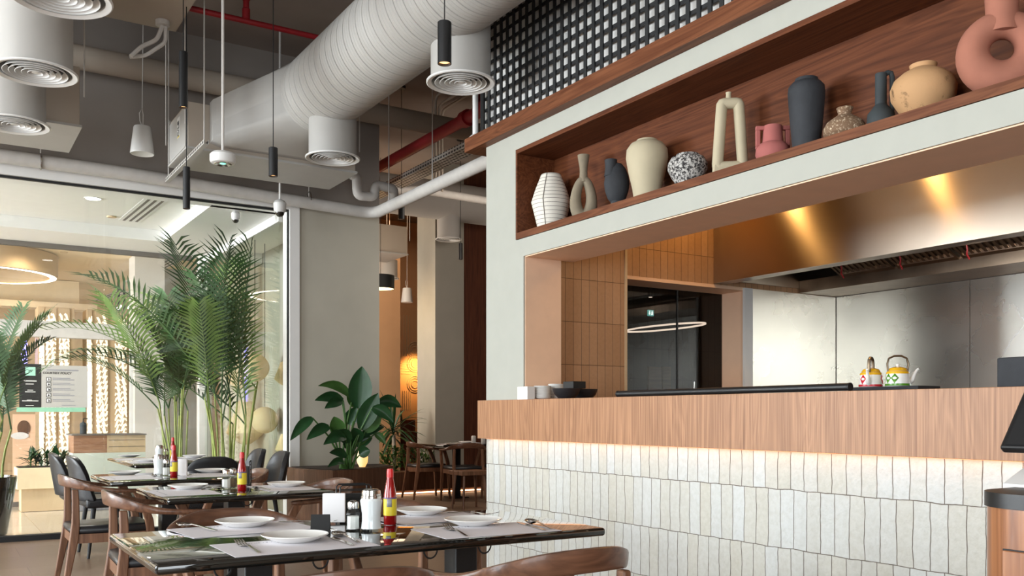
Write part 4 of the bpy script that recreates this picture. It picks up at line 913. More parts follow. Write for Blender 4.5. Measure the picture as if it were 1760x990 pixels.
pendant('slim black cylinder pendant hanging below the spiral duct start', 469.5, 303, 254, 7.55, 15.5)
pendant('tall black cylinder pendant in front of the air unit end panel', 315, 185, 89, 6.75, 14.5)
pendant('tall black cylinder pendant below the strut channel, against the lobby ceiling', 320.5, 359, 287, 7.3, 12)
pendant('short black pendant under the white pipe at the corridor', 690, 377, 345, 10.6, 11)
pendant('tiny black pendant before the square grey column', 791.5, 446, 418, 12.6, 7)
def speaker(label, px, yb, D, s=1):
    c = P(px, yb, D=D); t = thing('pendant_speaker', label, 'speaker', c, 0, None, s)
    MB().lathe([(0, .01), (.085, .006), (.1, 0), (.104, .008), (.075, .24), (.07, .25), (0, .252)], 36).build('speaker_body', 'plastic', t)
    MB().tube([(0, .0, .25), (-.02, 0, .3), (-.025, 0, .37), (0, 0, .42), (.008, 0, .36), (.006, 0, .25)], .004, 6).build('hanging_loop', 'plastic', t)
    MB().cyl((0, 0, .42), (.01, 0, (CZ - c.z) / s - .002), .0035, seg=6).build('cable', 'plastic', t)
speaker('white bell shaped pendant speaker before the dark grey upper wall', 244.5, 265, 8.35)
speaker('small white bell speaker far down the corridor beside the lit wall', 699.5, 520, 15.2, .95)
c = P(383, 282, D=6.2); t = thing('emergency_light', 'round white ceiling device with green light on a white drop pole', 'emergency light', c)
MB().lathe([(0, .006), (.06, 0), (.078, .006), (.085, .02), (.085, .06), (.07, .075), (.02, .08), (0, .08)], 32).build('housing', 'plastic', t)
M['grn'] = emit('green_led', (.15, .9, .55, 1), 1.6)
MB().lathe([(0, .0045), (.012, .001), (.02, .004), (0, .0055)], 16, c=(.0, 0, -.002)).build('green_led', 'grn', t)
MB().lathe([(.035, .002), (.055, -.004), (.06, .002)], 24).build('lens_ring', 'chrome', t)
MB().cyl((0, 0, .08), (0, 0, CZ - c.z - .001), .0095, seg=12).build('drop_pole', 'pipe', t)
def dome(label, loc, s, pole):
    t = thing('dome_camera', label, 'camera', loc, 0, None, s)
    MB().lathe([(.045, .045), (.05, .05), (.062, .07), (.066, .14), (.05, .165), (.02, .18), (0, .18)], 32).build('housing', 'plastic', t)
    MB().lathe([(0, 0), (.025, .006), (.042, .025), (.047, .05), (0, .05)], 28).build('dome', 'tabletop', t)
    if pole: MB().cyl((0, 0, .178), (0, 0, (CZ - loc[2]) / s - .002), .011, seg=12).build('drop_pole', 'plastic', t)
    return t
c = P(481, 373, D=9.0); dome('white security dome camera on a pole beside the window frame', c, .95, True)
c = P(405, 374, Y=9.85); dome('white security dome camera on the lobby ceiling behind the glass', (c.x, c.y, 3.328 - .13), .72, False)
c = P(277, 344, Y=9.9); tag(MB().lathe([(0, 0), (.03, .003), (.045, .02), (.05, .035), (0, .036)], 24).build('smoke_detector', 'plastic'), 'small smoke detector on the lobby ceiling beside the slot vent', 'detector').location = (c.x, c.y, 3.469 - .036)
# pipes
def pipe(name, label, pts, r, mat, cat='pipe', seg=14): return tag(MB().tube(pts, r, seg).build(name, mat), label, cat)
def smooth_path(pts, rad=.12, n=5):
    out = [Vector(pts[0])]
    for a, b_, c in zip(pts, pts[1:], pts[2:]):
        a, b_, c = Vector(a), Vector(b_), Vector(c); d1 = (a - b_).normalized(); d2 = (c - b_).normalized(); r_ = min(rad, (a - b_).length * .45, (c - b_).length * .45)
        for i in range(n + 1):
            f = i / n; out.append((b_ + d1 * r_) * (1 - f) ** 2 + b_ * 2 * f * (1 - f) + (b_ + d2 * r_) * f ** 2)
    return out + [Vector(pts[-1])]
t = thing('water_pipe', 'white insulated pipe along the storefront head turning toward the kitchen corner', 'pipe')
MB().tube(smooth_path([(-6.4, 9.30, 3.50), (1.5, 9.30, 3.44), (4.08, 9.28, 3.35), (4.08, 5.9, 3.36)], .18), .062, 18).build('pipe_run', 'pipe', t)
for px in (70, 531):
    c = P(px, 300, Y=9.3); zc = 3.50 - max(0, c.x + 6.4) * .0077
    MB().cyl((c.x, 9.3, zc + .0), (c.x, 9.3, CZ - .001), .006, seg=8).build('hanger_rod', 'pipe', t)
    MB().tube([(c.x, 9.3 + .07 * math.cos(q * PI / 8), zc + .07 * math.sin(q * PI / 8)) for q in range(16)], .008, 6, closed=True).build('pipe_clamp', 'chrome', t)
for yy in (6.9, 7.9, 8.9): MB().cyl((4.08, yy, 3.4), (4.08, yy, CZ - .001), .006, seg=8).build('hanger_rod', 'pipe', t)
pipe('condensate_pipe', 'white pipe with a U shaped trap beside the big air unit', smooth_path([P(604, 300, Y=9.0), P(613, 305, Y=9.0), P(614, 336, Y=9.0), P(643, 339, Y=9.0), P(645, 317, Y=9.0), P(678, 325, Y=9.0), P(673, 352, Y=9.2)], .06), .05, 'pipe')
pipe('drain_pipe', 'thin white pipe running past the pier above the trap', [P(600, 303, Y=9.6) + Vector((.62, .35, 0)), P(720, 326, Y=10.2), P(836, 345, Y=10.2)], .05, 'pipe')
pipe('ceiling_pipe', 'thick pale pipe high along the upper storefront wall', [(-6.4, 9.2, 4.42), (9.5, 9.2, 4.42)], .11, 'beam', seg=20)
t = thing('sprinkler_pipe', 'thin red fire pipe crossing the ceiling behind the spiral duct', 'pipe')
MB().cyl((.2, 7.8, 4.5), (4.6, 7.8, 4.5), .024, seg=12).build('pipe_run', 'red', t)
c = P(423, 20, Y=7.8); MB().lathe([(.02, 0), (.034, .01), (.034, .09), (.026, .1), (.026, .16), (.034, .17), (.03, .26), (.018, .27), (.018, .44)], 14, c=(c.x, 7.8, 4.51)).build('sprinkler_riser', 'red', t)
t = thing('sprinkler_pipe', 'thick red fire main rising past the end of the lattice', 'pipe')
MB().cyl((4.4, 6.2, 4.04), (4.4, 12.0, 4.04), .06, seg=16).build('pipe_run', 'red', t)
for yy in (7.35, 7.75): MB().cyl((4.4, yy, 4.04), (4.4, yy + .09, 4.04), .082, seg=16).build('coupling', 'red', t)
MB().cyl((4.4, 7.6, 4.05), (4.4, 7.6, CZ - .001), .04, seg=12).build('riser', 'red', t)
t = thing('cable_tray', 'perforated pale cable tray crossing high in the corridor', 'cable tray', (4.65, 0, 3.86))
MB().box(-.1, 5.9, 0, .1, 11.15, .004).build('tray_base', 'perf_flat', t); MB().box(-.1, 5.9, .0041, -.096, 11.15, .06).build('tray_side', 'perf_side', t); MB().box(.096, 5.9, .0041, .1, 11.15, .06).build('tray_side', 'perf_side', t)
for yy in (7, 9, 11): MB().cyl((0, yy, .004), (0, yy, CZ - 3.862), .006, seg=8).build('hanger_rod', 'pipe', t)
t = thing('conduit_pole', 'slim white conduit rising from the walnut ledge end', 'conduit', (3.29, 5.70, HZT + .0965))
MB().cyl((0, 0, .02), (0, 0, CZ - HZT - .098), .02, seg=12).build('pole', 'plastic', t); MB().lathe([(0, 0), (.045, 0), (.045, .01), (.022, .03), (0, .03)], 16).build('flange', 'plastic', t)
for i, (pts, r_) in enumerate(((((1.9, 4.6, CZ - .02), (1.9, 9.4, CZ - .02)), .014), (((.2, 7.3, 4.38), (1.6, 7.3, 4.38), (2.4, 7.3, 4.9), (4.5, 7.3, 4.9)), .018), (((-.5, 6.6, 4.38), (1.5, 6.6, 4.38)), .018), (((2.0, 8.2, 4.9), (3.2, 6.1, 4.9)), .02), (((5.0, 6.2, 4.9), (5.0, 9.6, 4.9), (5.0, 9.6, 3.9)), .016), (((5.15, 6.2, 4.88), (5.15, 9.8, 4.88), (5.15, 9.8, 3.9)), .016), (((5.3, 6.2, 4.9), (5.3, 10, 4.9), (5.3, 10, 3.9)), .016))):
    pipe('conduit', ('thin conduit along the ceiling slab above the spiral duct start', 'bent conduit under the dropped slab near the red pipe', 'short conduit under the dropped slab near the corner diffusers', 'slanting conduit on the slab before the spiral duct',
        'bent conduit behind the red main, closest of three', 'bent conduit behind the red main, middle of three', 'bent conduit behind the red main, furthest of three')[i], smooth_path([Vector(p) for p in pts], .1) if len(pts) > 2 else pts, r_, 'beam', 'conduit')
t = thing('junction_fitting', 'cluster of pale pipe fittings hanging under the dropped slab edge', 'fitting', (1.60, 7.93, 4.4), 0, None, .8)
MB().cyl((0, 0, -.05), (0, 0, -.001), .07, seg=16).build('base', 'pipe', t)
MB().tube(smooth_path([(0, 0, -.05), (-.05, .02, -.2), (-.2, .02, -.3), (-.3, .02, -.42)], .05), .022, 8).build('elbow', 'pipe', t)
MB().tube(smooth_path([(.03, 0, -.05), (.04, .04, -.2), (-.15, .1, -.36), (-.3, .1, -.40)], .05), .02, 8).build('branch', 'pipe', t)
for k, (x, y) in enumerate(((.2, 8.95), (.32, 8.95))):
    tag(MB().cyl((x, y, 3.6), (x, y, CZ - .001), .006, seg=8).build('hanger_rod', 'pipe'), ('thin hanging rod beside the corner air unit, inner one', 'thin hanging rod beside the corner air unit, outer one')[k], 'rod')
# corridor air units
t = thing('spiral_duct', 'second white duct crossing high in front of the corridor column', 'duct')
c = P(771, 412, D=13.2)
MB().cyl((5.1, c.y, 4.22), (9.6, c.y, 4.22), .27, seg=36).build('duct_body', 'duct', t)
MB().loft([[(4.55, c.y - .45, 3.75), (4.55, c.y + .45, 3.75), (4.55, c.y + .45, 4.15), (4.55, c.y - .45, 4.15)], [(5.11, c.y - .19, 4.03), (5.11, c.y + .19, 4.03), (5.11, c.y + .19, 4.41), (5.11, c.y - .19, 4.41)]]).build('transition', 'duct', t)
diffuser('round ceiling diffuser hanging before the square grey column in the corridor', (c.x, c.y, c.z), .19, 4.1, .165)
fcu('boxy air unit high beyond the pier in the corridor', 5.4, 12.95, 3.64, 6.25, 13.75, 4.08)
c = P(666, 479, D=15.2); diffuser('round ceiling diffuser far in the corridor above the black drum lamp', c, .19, c.z + .30, .165)
c = P(654, 497, D=13.55); t = thing('drum_lamp', 'black drum pendant with glowing yellow underside beyond the pier', 'pendant lamp', c)
M['drum'] = emit('drum_glow', (1, .68, .26, 1), 3.2)
MB().lathe([(.2, 0), (.205, 0), (.205, .2), (.2, .2)], 36).build('shade', 'black', t); MB().lathe([(0, .008), (.198, .008), (.198, .014), (0, .014)], 36).build('diffuser_disc', 'drum', t); MB().cyl((0, 0, .014), (0, 0, CZ - c.z), .004, seg=6).build('cord', 'black', t)
fcu('small boxy air unit deep in the corridor before the tan wall', 5.9, 15.0, 3.0, 6.85, 15.8, 3.42)

# ------------------------------------------------------------------ lobby behind the glass
VZ = 3.33; RX = 2.45; RY = 12.1
struct('ceiling_lobby', MB().box(-10, 9.72, 3.47, 4.0, 13.1, 3.52).box(-10, RY, VZ, 3.16, 13.1, 3.469).box(RX, 9.72, VZ, 3.16, RY, 3.469).box(-10, 9.56, VZ, 3.16, 9.8, 3.469), 'white2')
struct('trim_9', MB().box(-10, 12.98, 3.27, 3.0, 13.06, VZ - .001), 'greydark')
a, b_ = P(341, 600, Y=13.0).x, P(357, 600, Y=13.0).x
struct('trim_10', MB().box(a, 12.96, 0, 3.2, 13.1, VZ).box(3.155, 9.72, 3.24, 3.2, 12.96, VZ), 'white2')
struct('wall_lobby', MB().box(-10, 13.06, VZ, 4.0, 13.2, 3.75), 'white2')
w = thing('window_5', 'inner glass doors of the lobby below a pale header', 'window'); w['kind'] = 'structure'
zh = P(100, 567, Y=13).z
MB().box(-10, 12.95, zh - .1, a, 13.1, zh + .1).build('door_header', 'pipe', w)
for px in (226,): MB().box(P(px, 600, Y=13).x - .02, 12.99, .0, P(px, 600, Y=13).x + .02, 13.04, zh - .1).build('door_stile', 'white2', w)
MB().box(-10, 13.0, .02, a, 13.012, 3.27).build('pane', 'glass', w, smooth=0)
MB().box(-10, 12.98, .0, a, 13.03, .06).build('bottom_rail', 'greydark', w)
w = thing('window_6', 'glass side wall of the lobby toward the lamp shop', 'window'); w['kind'] = 'structure'
b = MB(); yy = [9.75] + [P(px, 600, X=3.17).y for px in (437, 394)] + [12.95]
for p_, q_ in zip(yy, yy[1:]): b.box(3.17, p_ + .004, .1, 3.18, q_ - .004, 3.24)
b.build('pane', 'glassgreen', w, smooth=0); MB().box(3.155, 9.72, 0, 3.2, 12.95, .1).build('bottom_rail', 'white2', w)
struct('ceiling_mall', MB().box(-12, 13.1, 3.62, 5.2, 24, 3.72), 'cream')
struct('wall_mall', MB().box(-12, 21.5, 0, 5.2, 21.7, 3.62), 'creamdark')
struct('wall_mall_side', MB().box(-12.1, 9.7, 0, -12, 21.5, 3.7), 'cream')
struct('wall_shop', MB().box(3.2, 16.2, 0, 4.05, 16.3, 3.9).box(4.02, 9.72, 0, 4.049, 16.2, 3.9), 'grey')
struct('ceiling_shop', MB().box(3.205, 9.72, 3.78, 4.02, 16.2, 3.86), 'white2')
struct('trim_11', MB().box(P(232, 600, Y=15).x, 15, 0, P(283, 600, Y=15).x, 15.5, 3.62), 'white2')
struct('trim_12', MB().box(-10.5, 18.6, 3.16, P(136, 510, Y=18.6).x, 19.4, 3.61), 'cream')
struct('trim_13', MB().box(-10.5, 18.2, 3.05, P(136, 510, Y=18.2).x + .3, 18.6, 3.16), 'cream')
M['ring'] = emit('ring_light', (1, .92, .84, 1), 7)
c = P(-26, 472, Z=3.28); t = thing('ring_chandelier', 'huge ceiling drum with a glowing ring edge in the mall', 'lamp', (c.x, c.y, 3.28))
MB().lathe([(.86, .01), (.86, .33), (1.0, .33), (1.0, .01), (.98, 0), (.88, 0)], 72).build('drum', 'creamdark', t)
MB().lathe([(.885, -.003), (.975, -.003), (.975, .0), (.885, .0)], 72).build('glow_ring', 'ring', t)
MB().lathe([(0, .2), (.86, .2), (.86, .21), (0, .21)], 48).build('inner_disc', 'creamdark', t)
M['dl'] = emit('downlight', (1, .96, .9, 1), 12)
for i, (px, py, z) in enumerate(((160, 341, 3.469), (118, 425, 3.619), (53, 490, 3.619))):
    c = P(px, py, Z=z); t = thing('downlight', ('recessed round downlight in the lobby ceiling tray', 'recessed round downlight just behind the lobby header line', 'recessed round downlight below the glowing ring drum')[i], 'lamp', (c.x, c.y, z - .006))
    MB().lathe([(.075, 0), (.09, 0), (.09, .005), (.075, .005)], 28).build('trim_ring', 'plastic', t); MB().lathe([(0, .001), (.075, .001), (.075, .004), (0, .004)], 28).build('lens', 'dl', t)
for i, (px, py, z) in enumerate(((192, 372, 3.469), (110, 433, 3.619))):
    c = P(px, py, Z=z); tag(MB().lathe([(0, 0), (.05, 0), (.055, .012), (0, .012)], 24).build('ceiling_sensor', 'creamdark'), ('flat round sensor in the lobby ceiling tray', 'flat round sensor beside the downlight behind the header')[i], 'sensor').location = (c.x, c.y, z - .0125)
for i, (p0, p1, z, n) in enumerate((((222, 380), (268, 343), 3.469, 3), ((225, 485), (300, 446), 3.619, 3), ((155, 523), (212, 500), 3.619, 2))):
    a_, b2 = P(*p0, Z=z), P(*p1, Z=z); L_ = (b2 - a_).length; rz = math.atan2(b2.y - a_.y, b2.x - a_.x)
    t = thing('slot_vent', ('slot air vent with three dark lines in the lobby ceiling tray', 'long slot vent in the mall ceiling near the lobby corner', 'slot vent deeper in the mall ceiling')[i], 'air vent', (a_.x, a_.y, z - .004), rz)
    MB().box(0, -.12, 0, L_, .12, .003).build('vent_frame', 'plastic', t)
    for k in range(n): MB().box(.02, -.08 + k * .07, -.0015, L_ - .02, -.05 + k * .07, -.0002).build('slot', 'greydark', t)
# glowing carved pillars
M['glow'] = emit('carved_glow', (1, .88, .58, 1), .85)
def carved(label, x0, x1, Y, ztop, spans, seed):
    rnd = random.Random(seed); a = P(x0, 600, Y=Y).x; b2 = P(x1, 600, Y=Y).x
    t = thing('carved_pillar', label, 'pillar', ((a + b2) / 2, Y + .3, 0)); hw = (b2 - a) / 2
    MB().box(-hw, -.28, 0, hw, .28, ztop).build('core', 'creamdark', t)
    for s0, s1 in spans:
        u0, u1 = P(s0, 600, Y=Y).x - (a + b2) / 2, P(s1, 600, Y=Y).x - (a + b2) / 2
        MB().box(u0, -.3, .02, u1, -.281, ztop - .02).build('cut_panel', 'creamdark', t)
        b = MB(); z = .08; ph = rnd.random() * 6; w_ = u1 - u0
        while z < ztop - .12:
            for q in (0, 1):
                am = .06 + .04 * rnd.random(); s_ = [(u0 + w_ * (.04 + .46 * q) + w_ * .44 * i / 5, -.3045, z + am * math.sin(ph + 4 * i / 5 + z * 3.1) + .02 * q) for i in range(6)]
                r_ = .013 + .006 * rnd.random(); b.tube(s_, [r_ * .5, r_, r_ * 1.15, r_, r_ * 1.1, r_ * .5], 8, flat=.25)
            z += .092
        b.build('glow_pattern', 'glow', t)
    return t
carved('tall pillar with glowing carved wave panels in the mall, whole in view', 150, 228, 17.0, 2.95, ((150, 158), (165, 186), (197, 219)), 1)
carved('pillar with glowing carved wave panels behind the courtesy notice', 66, 128, 17.0, 2.95, ((68, 76), (78, 97), (101, 120)), 2)
M['blue'] = emit('blue_light', (.12, .1, 1, 1), 4)
tag(MB().box(P(37, 600, Y=17.5).x, 17.5, 1.4, P(47, 600, Y=17.5).x, 17.6, 2.5).build('light_column', 'blue'), 'blue glowing light strip behind the palm in the mall', 'lamp')
c = P(218, 538, Y=18); t = thing('chandelier', 'cluster of glowing bulbs on black rods in the mall', 'lamp', c)
for k, (dx, zz_) in enumerate(((-.14, .35), (-.03, .5), (.08, .45), (.16, .62))): MB().cyl((dx, .1 * (k % 2), 0), (dx, .1 * (k % 2), 3.62 - c.z - .001), .022, seg=8).build('rod', 'black', t)
b = MB()
for k in range(22): 
    p = (random.uniform(-.2, .2), random.uniform(-.15, .15), random.uniform(-.14, .14)); b.lathe([(0, -.032), (.028, -.012), (.028, .012), (0, .032)], 8, c=p)
o = b.build('bulbs', 'ring', t); o['kind'] = 'stuff'
# courtesy notice on the glass door
SY = 12.93; p0 = P(33, 700, Y=SY); p1 = P(150, 628, Y=SY); pm = P(71, 650, Y=SY).x; pz = P(100, 708, Y=SY).z
t = thing('notice_board', 'courtesy policy notice, half black half white, on the lobby glass door', 'sign', (0, SY, 0))
bp = MB().box(p0.x, -.01, p0.z, pm, 0, p1.z).build('black_panel', 'black', t)
wp = MB().box(pm + .001, -.01, p0.z, p1.x, 0, p1.z - .01).build('white_panel', plain('notice_white', srgb(188, 185, 180), .6, var=.01), t)
MB().box(p0.x - .03, -.012, pz, p1.x - .02, -.0, p0.z - .001).build('mint_strip', plain('mint_print', srgb(150, 206, 176), .5), t)
M['mintp'] = plain('mint_square', srgb(168, 222, 200), .5)
def at(px, py): q = P(px, py, Y=SY - .011); return q.x, q.z
def bar(b, x0, y0, x1, y1, d=-.0125):
    q0, q1 = P(x0, y0, Y=SY - .011), P(x1, y1, Y=SY - .011); b.box(q0.x, d, q0.z, q1.x, -.0105, q1.z); return b
bar(MB(), 43.5, 645.5, 61, 631).build('mint_logo_square', 'mintp', bp)
RX_ = Matrix.Rotation(R(90), 4, 'X')
def word(s, px, py, h, mat):
    x, z = at(px, py); return text_mesh(s, 'lettering', mat, bp if mat == 'plastic' else wp, Matrix.Translation((x, -.0115, z)) @ RX_, h)
word('COURTESY POLICY', 98.5, 641.5, .038, 'black')
word('W', 52, 638, .05, 'plastic')
b = MB()
for (x0, y0, x1, y1) in ((41, 655.5, 63, 654), (44, 660.5, 58, 659.5), (47, 671, 57, 670), (43, 674, 61, 673), (46, 688, 55, 687), (38, 689.5, 66, 688.5), (44, 697.5, 58, 696.5)): bar(b, x0, y0, x1, y1)
b.build('white_text_lines', 'plastic', bp)
b = MB()
for k, y in enumerate((652, 660.5, 669.5, 679, 688.5)):
    bar(b, 79.5, y + 3.6, 88, y - 3.6)
b.build('pictogram_tile', 'black', wp)
b = MB()
for k, y in enumerate((652, 660.5, 669.5, 679, 688.5)):
    bar(b, 80.6, y + 2.6, 86.9, y - 2.6, -.0135)
b.build('pictogram_ground', 'paper', wp)
b = MB()
for k, y in enumerate((652, 660.5, 669.5, 679, 688.5)):
    bar(b, 83 - .6 * (k % 2), y + 1.8, 85 + .6 * (k % 3), y - .4, -.0145); bar(b, 83.1, y - .8, 84.6, y - 2, -.0145)
b.build('pictogram_figure', 'black', wp)
b = MB()
for y in (639,): bar(b, 80, y - 2.2, 135, y - 3.2)
for y in (651, 659.5, 668.5, 678, 687.5):
    bar(b, 90.5, y - .4, 121, y - 1.2); bar(b, 90.5, y + 2.2, 128, y + 1.4)
bar(b, 106, 697, 130, 696); b.build('grey_text_lines', 'greyl', wp)
# poster beyond
PY_ = 15.8; q0, q1 = P(22, 800, Y=PY_), P(61, 712, Y=PY_)
t = thing('poster_stand', 'tan poster stand with picture of dark plate and bowl behind the palm', 'poster', (0, PY_, 0))
MB().box(q0.x, 0, .02, q1.x, .05, q1.z).build('board', 'peach', t); MB().box(q0.x - .02, -.005, .0, q1.x + .03, .06, .02).box(q1.x + .001, -.004, .02, q1.x + .04, .05, q1.z).build('stand_edge', 'creamdark', t)
q = P(41, 736, Y=PY_); MB().lathe([(0, 0), (.12, 0), (.12, .004), (0, .004)], 28).build('dark_plate_picture', 'planterw', t, xf=Matrix.Translation((q.x, -.001, q.z)) @ RX_ @ Matrix.Diagonal((.75, 1, 1, 1)))
q = P(34, 749, Y=PY_); MB().lathe([(0, 0), (.12, 0), (.12, .004), (0, .004)], 28).build('bowl_picture', 'paper', t, xf=Matrix.Translation((q.x, -.006, q.z)) @ RX_ @ Matrix.Diagonal((1, .45, 1, 1)))
# lobby desk with soap bottle
DY = 12.0; d0, d1 = P(125, 800, Y=DY).x, P(250, 800, Y=DY).x; dm = P(184, 800, Y=DY).x; dt = P(190, 746, Y=DY).z; dk = P(190, 778, Y=DY).z
t = thing('lobby_desk', 'lobby counter with brown upper panel and pale mint base', 'desk', (0, DY, 0))
MB().box(d0, 0, .12, d1, .55, dk).build('base', 'mint', t); MB().box(d0 + .02, .02, 0, d1 - .02, .5, .119).build('plinth', 'greyl', t)
MB().box(d0 + .01, 0, dk + .001, dm, .5, dt - .016).build('brown_panel', 'brownpanel', t)
MB().box(dm + .001, .0, dk + .001, d1, .5, dt - .016).build('beige_panel', 'creamdark', t)
b = MB(); [b.box(dm + .02, -.003, dk + .07 + .08 * k, d1 - .01, 0, dk + .075 + .08 * k) for k in range(2)]; b.build('drawer_gap', 'greydark', t)
MB().box(d0 - .01, -.02, dt - .015, d1 + .01, .55, dt).build('top', 'greydark', t)
c = P(143, 745, Y=DY + .2); t = thing('soap_dispenser', 'dark green pump bottle standing on the lobby counter', 'bottle', (c.x, DY + .2, dt + .0005))
MB().lathe([(0, 0), (.035, 0), (.038, .004), (.038, .12), (.03, .135), (.013, .14), (.013, .15), (0, .15)], 20).build('bottle_body', 'v_teal', t); MB().tube([(0, 0, .15), (0, 0, .185), (.02, 0, .19), (.05, 0, .183)], .006, 8).build('pump', 'black', t)
# trough planter in the lobby
a_ = P(29, 805, Y=12.2); b2 = P(127, 805, Y=12.2)
t = thing('trough_planter', 'long cream trough planter on a recessed base in the lobby', 'planter', (0, 12.2, 0)); zt = a_.z
MB().box(a_.x, 0, .27, b2.x, .45, zt - .0).build('trough', 'cream', t, bev=.006); MB().box(a_.x + .05, .06, 0, b2.x - .03, .4, .269).build('base', 'creamdark', t); MB().box(a_.x + .02, .02, zt + .0005, b2.x - .02, .43, zt + .006).build('soil', 'soil', t)
def leafmesh(b, base, d, up, L_, W, droop, n=5, fold=.25, cup=0, rnd=random):
    """one blade from base along d; width W; bends down by droop"""
    d = Vector(d).normalized(); up = Vector(up); side = d.cross(up)
    if side.length < 1e-4: side = d.orthogonal()
    side.normalize(); nrm = side.cross(d); rows = []; p = Vector(base); cur = d.copy()
    for i in range(n + 1):
        u = i / n; w_ = W * (math.sin(PI * min(1, u * .92 + .06)) ** .75) * (1 if u < .98 else .15)
        nn = side.cross(cur).normalized()
        rows.append([p - side * w_ / 2 + nn * fold * w_ * .5, p - side * w_ * .25 + nn * fold * w_ * .22, p, p + side * w_ * .25 + nn * fold * w_ * .22, p + side * w_ / 2 + nn * fold * w_ * .5])
        cur = (cur + Vector((0, 0, -droop / n))).normalized(); p = p + cur * L_ / n
    b.grid(rows)
rnd = random.Random(3)
for k in range(7):
    x = a_.x + .16 + (b2.x - a_.x - .25) * k / 6; t = thing('leafy_plant', 'low dark leafy plant growing in the cream lobby trough', 'plant', (x, 12.42 + rnd.uniform(-.05, .05), zt + .006), 0, 'plants in the lobby trough')
    b = MB()
    for i in range(13):
        az = rnd.uniform(0, 2 * PI); el = rnd.uniform(.2, 1.3); leafmesh(b, (0, 0, rnd.uniform(0, .12)), (math.cos(az) * math.cos(el), math.sin(az) * math.cos(el), math.sin(el)), (0, 0, 1), rnd.uniform(.12, .24), .045, .7, 3)
    b.build('foliage', 'leaf', t)
    MB().cyl((0, 0, 0), (0, 0, .12), .008, seg=6).build('stem', 'leaf2', t)
# gourd lamps in the shop
def gourd(label, px, py, Y, s, tip, kind):
    c = P(px, py, Y=Y); t = thing('woven_lamp', label, 'lamp', c, 0, None, s)
    rot = Matrix.Rotation(tip[0], 4, 'Z') @ Matrix.Rotation(tip[1], 4, 'Y')
    if kind == 'ball':
        MB().lathe([(.085, -.13), (.13, -.11), (.165, -.03), (.16, .05), (.12, .11), (.05, .15), (0, .16)], 32).build('shell', 'gourd', t, xf=rot, thick=.01)
        MB().lathe([(0, -.06), (.08, -.09), (.086, -.127)], 24).build('lining', 'copper', t, xf=rot, thick=.004)
        MB().tube([(.094 * math.cos(q * PI / 12), .094 * math.sin(q * PI / 12), -.132) for q in range(24)], .012, 8, closed=True).build('mouth_ring', 'gourd', t, xf=rot)
    else:
        MB().lathe([(.03, .2), (.07, .19), (.1, .1), (.16, -.04), (.19, -.13), (.12, -.19), (.05, -.24), (0, -.25)], 32).build('shell', 'gourd', t, xf=rot, thick=.01)
        MB().tube([(.035 * math.cos(q * PI / 12), .035 * math.sin(q * PI / 12), .2) for q in range(24)], .01, 8, closed=True).build('mouth_ring', 'gourd', t, xf=rot)
    MB().cyl((0, 0, .15), (0, 0, (3.78 - c.z) / s), .006, seg=6).build('cord', 'blackmetal', t)
F2 = R(250)
gourd('round woven lamp with copper inside facing out, right of the cone lamp', 455, 722, 12.3, 1.05, (F2, R(78)), 'ball')
gourd('large woven cone lamp hanging low behind the shop glass', 422, 722, 13.2, 1.4, (0, 0), 'cone')
gourd('woven lamp with open ring mouth hanging high behind the shop glass', 438, 632, 12.1, 1.1, (R(240), R(70)), 'ball')
gourd('woven cone lamp cut off by the window frame, upper one', 489, 640, 11.3, .66, (0, 0), 'cone')
gourd('woven cone lamp cut off by the window frame, lower one', 489, 762, 11.3, .6, (0, 0), 'cone')
gourd('pale woven lamp half hidden behind the palm leaves', 412, 642, 14.0, 1.3, (R(200), R(100)), 'ball')
for i, px in enumerate((380, 466)):
    c = P(px, 700, Y=15.5); tag(MB().box(c.x - .12, 15.4, 0, c.x + .12, 15.6, 2.0 + .5 * i).box(c.x - .2, 15.3, 0, c.x + .2, 15.65, .4).build('display_shelf', 'creamdark' if i else 'brownpanel'), ('pale display column behind the palm canes in the shop', 'brown display column behind the round lamp in the shop')[i], 'display')
struct('floor_shop', MB().box(3.205, 9.75, -.003, 4.02, 16.2, .001), 'mallfloor')
# ------------------------------------------------------------------ plants
def frond(az, el, L_, droop, base, nl, lmax, rnd, wl=.022, tw=0):
    b = MB(); p = Vector(base); d = Vector((math.cos(az) * math.cos(el), math.sin(az) * math.cos(el), math.sin(el))); n = 16; path = [p.copy()]; dirs = [d.copy()]
    for i in range(n):
        d = (d + Vector((0, 0, -droop * (.4 + 1.3 * i / n) / n))).normalized(); p = p + d * L_ / n; path.append(p.copy()); dirs.append(d.copy())
    b.tube(path, [.009 * (1 - .85 * i / n) for i in range(n + 1)], 5)
    for k in range(nl):
        u = .22 + .78 * k / (nl - 1); f = u * n; i = min(n - 1, int(f)); q = path[i].lerp(path[i + 1], f - i); dd = dirs[i]
        side = dd.cross(Vector((0, 0, 1))); side = side.normalized() if side.length > .05 else Vector((1, 0, 0)); nrm = side.cross(dd)
        ll = lmax * (.45 + .55 * math.sin(PI * min(1, (u - .15) * .95))) * (1 if u < .9 else .8) * rnd.uniform(.88, 1.08)
        for s_ in (-1, 1):
            fw = .55 + .5 * u
            ld = (side * s_ + dd * fw + nrm * (.32 + tw * s_)).normalized(); e1 = q + ld * ll * .5; ld2 = (ld + Vector((0, 0, -.28 - rnd.random() * .2))).normalized(); e2 = e1 + ld2 * ll * .5
            wv = ld.cross(nrm).normalized() * wl * .5
            v = b.verts([q - wv * .35, q + wv * .35, e1 + wv, e1 - wv, e2]); b.face([v[0], v[1], v[2], v[3]]); b.face([v[3], v[2], v[4]])
    return b
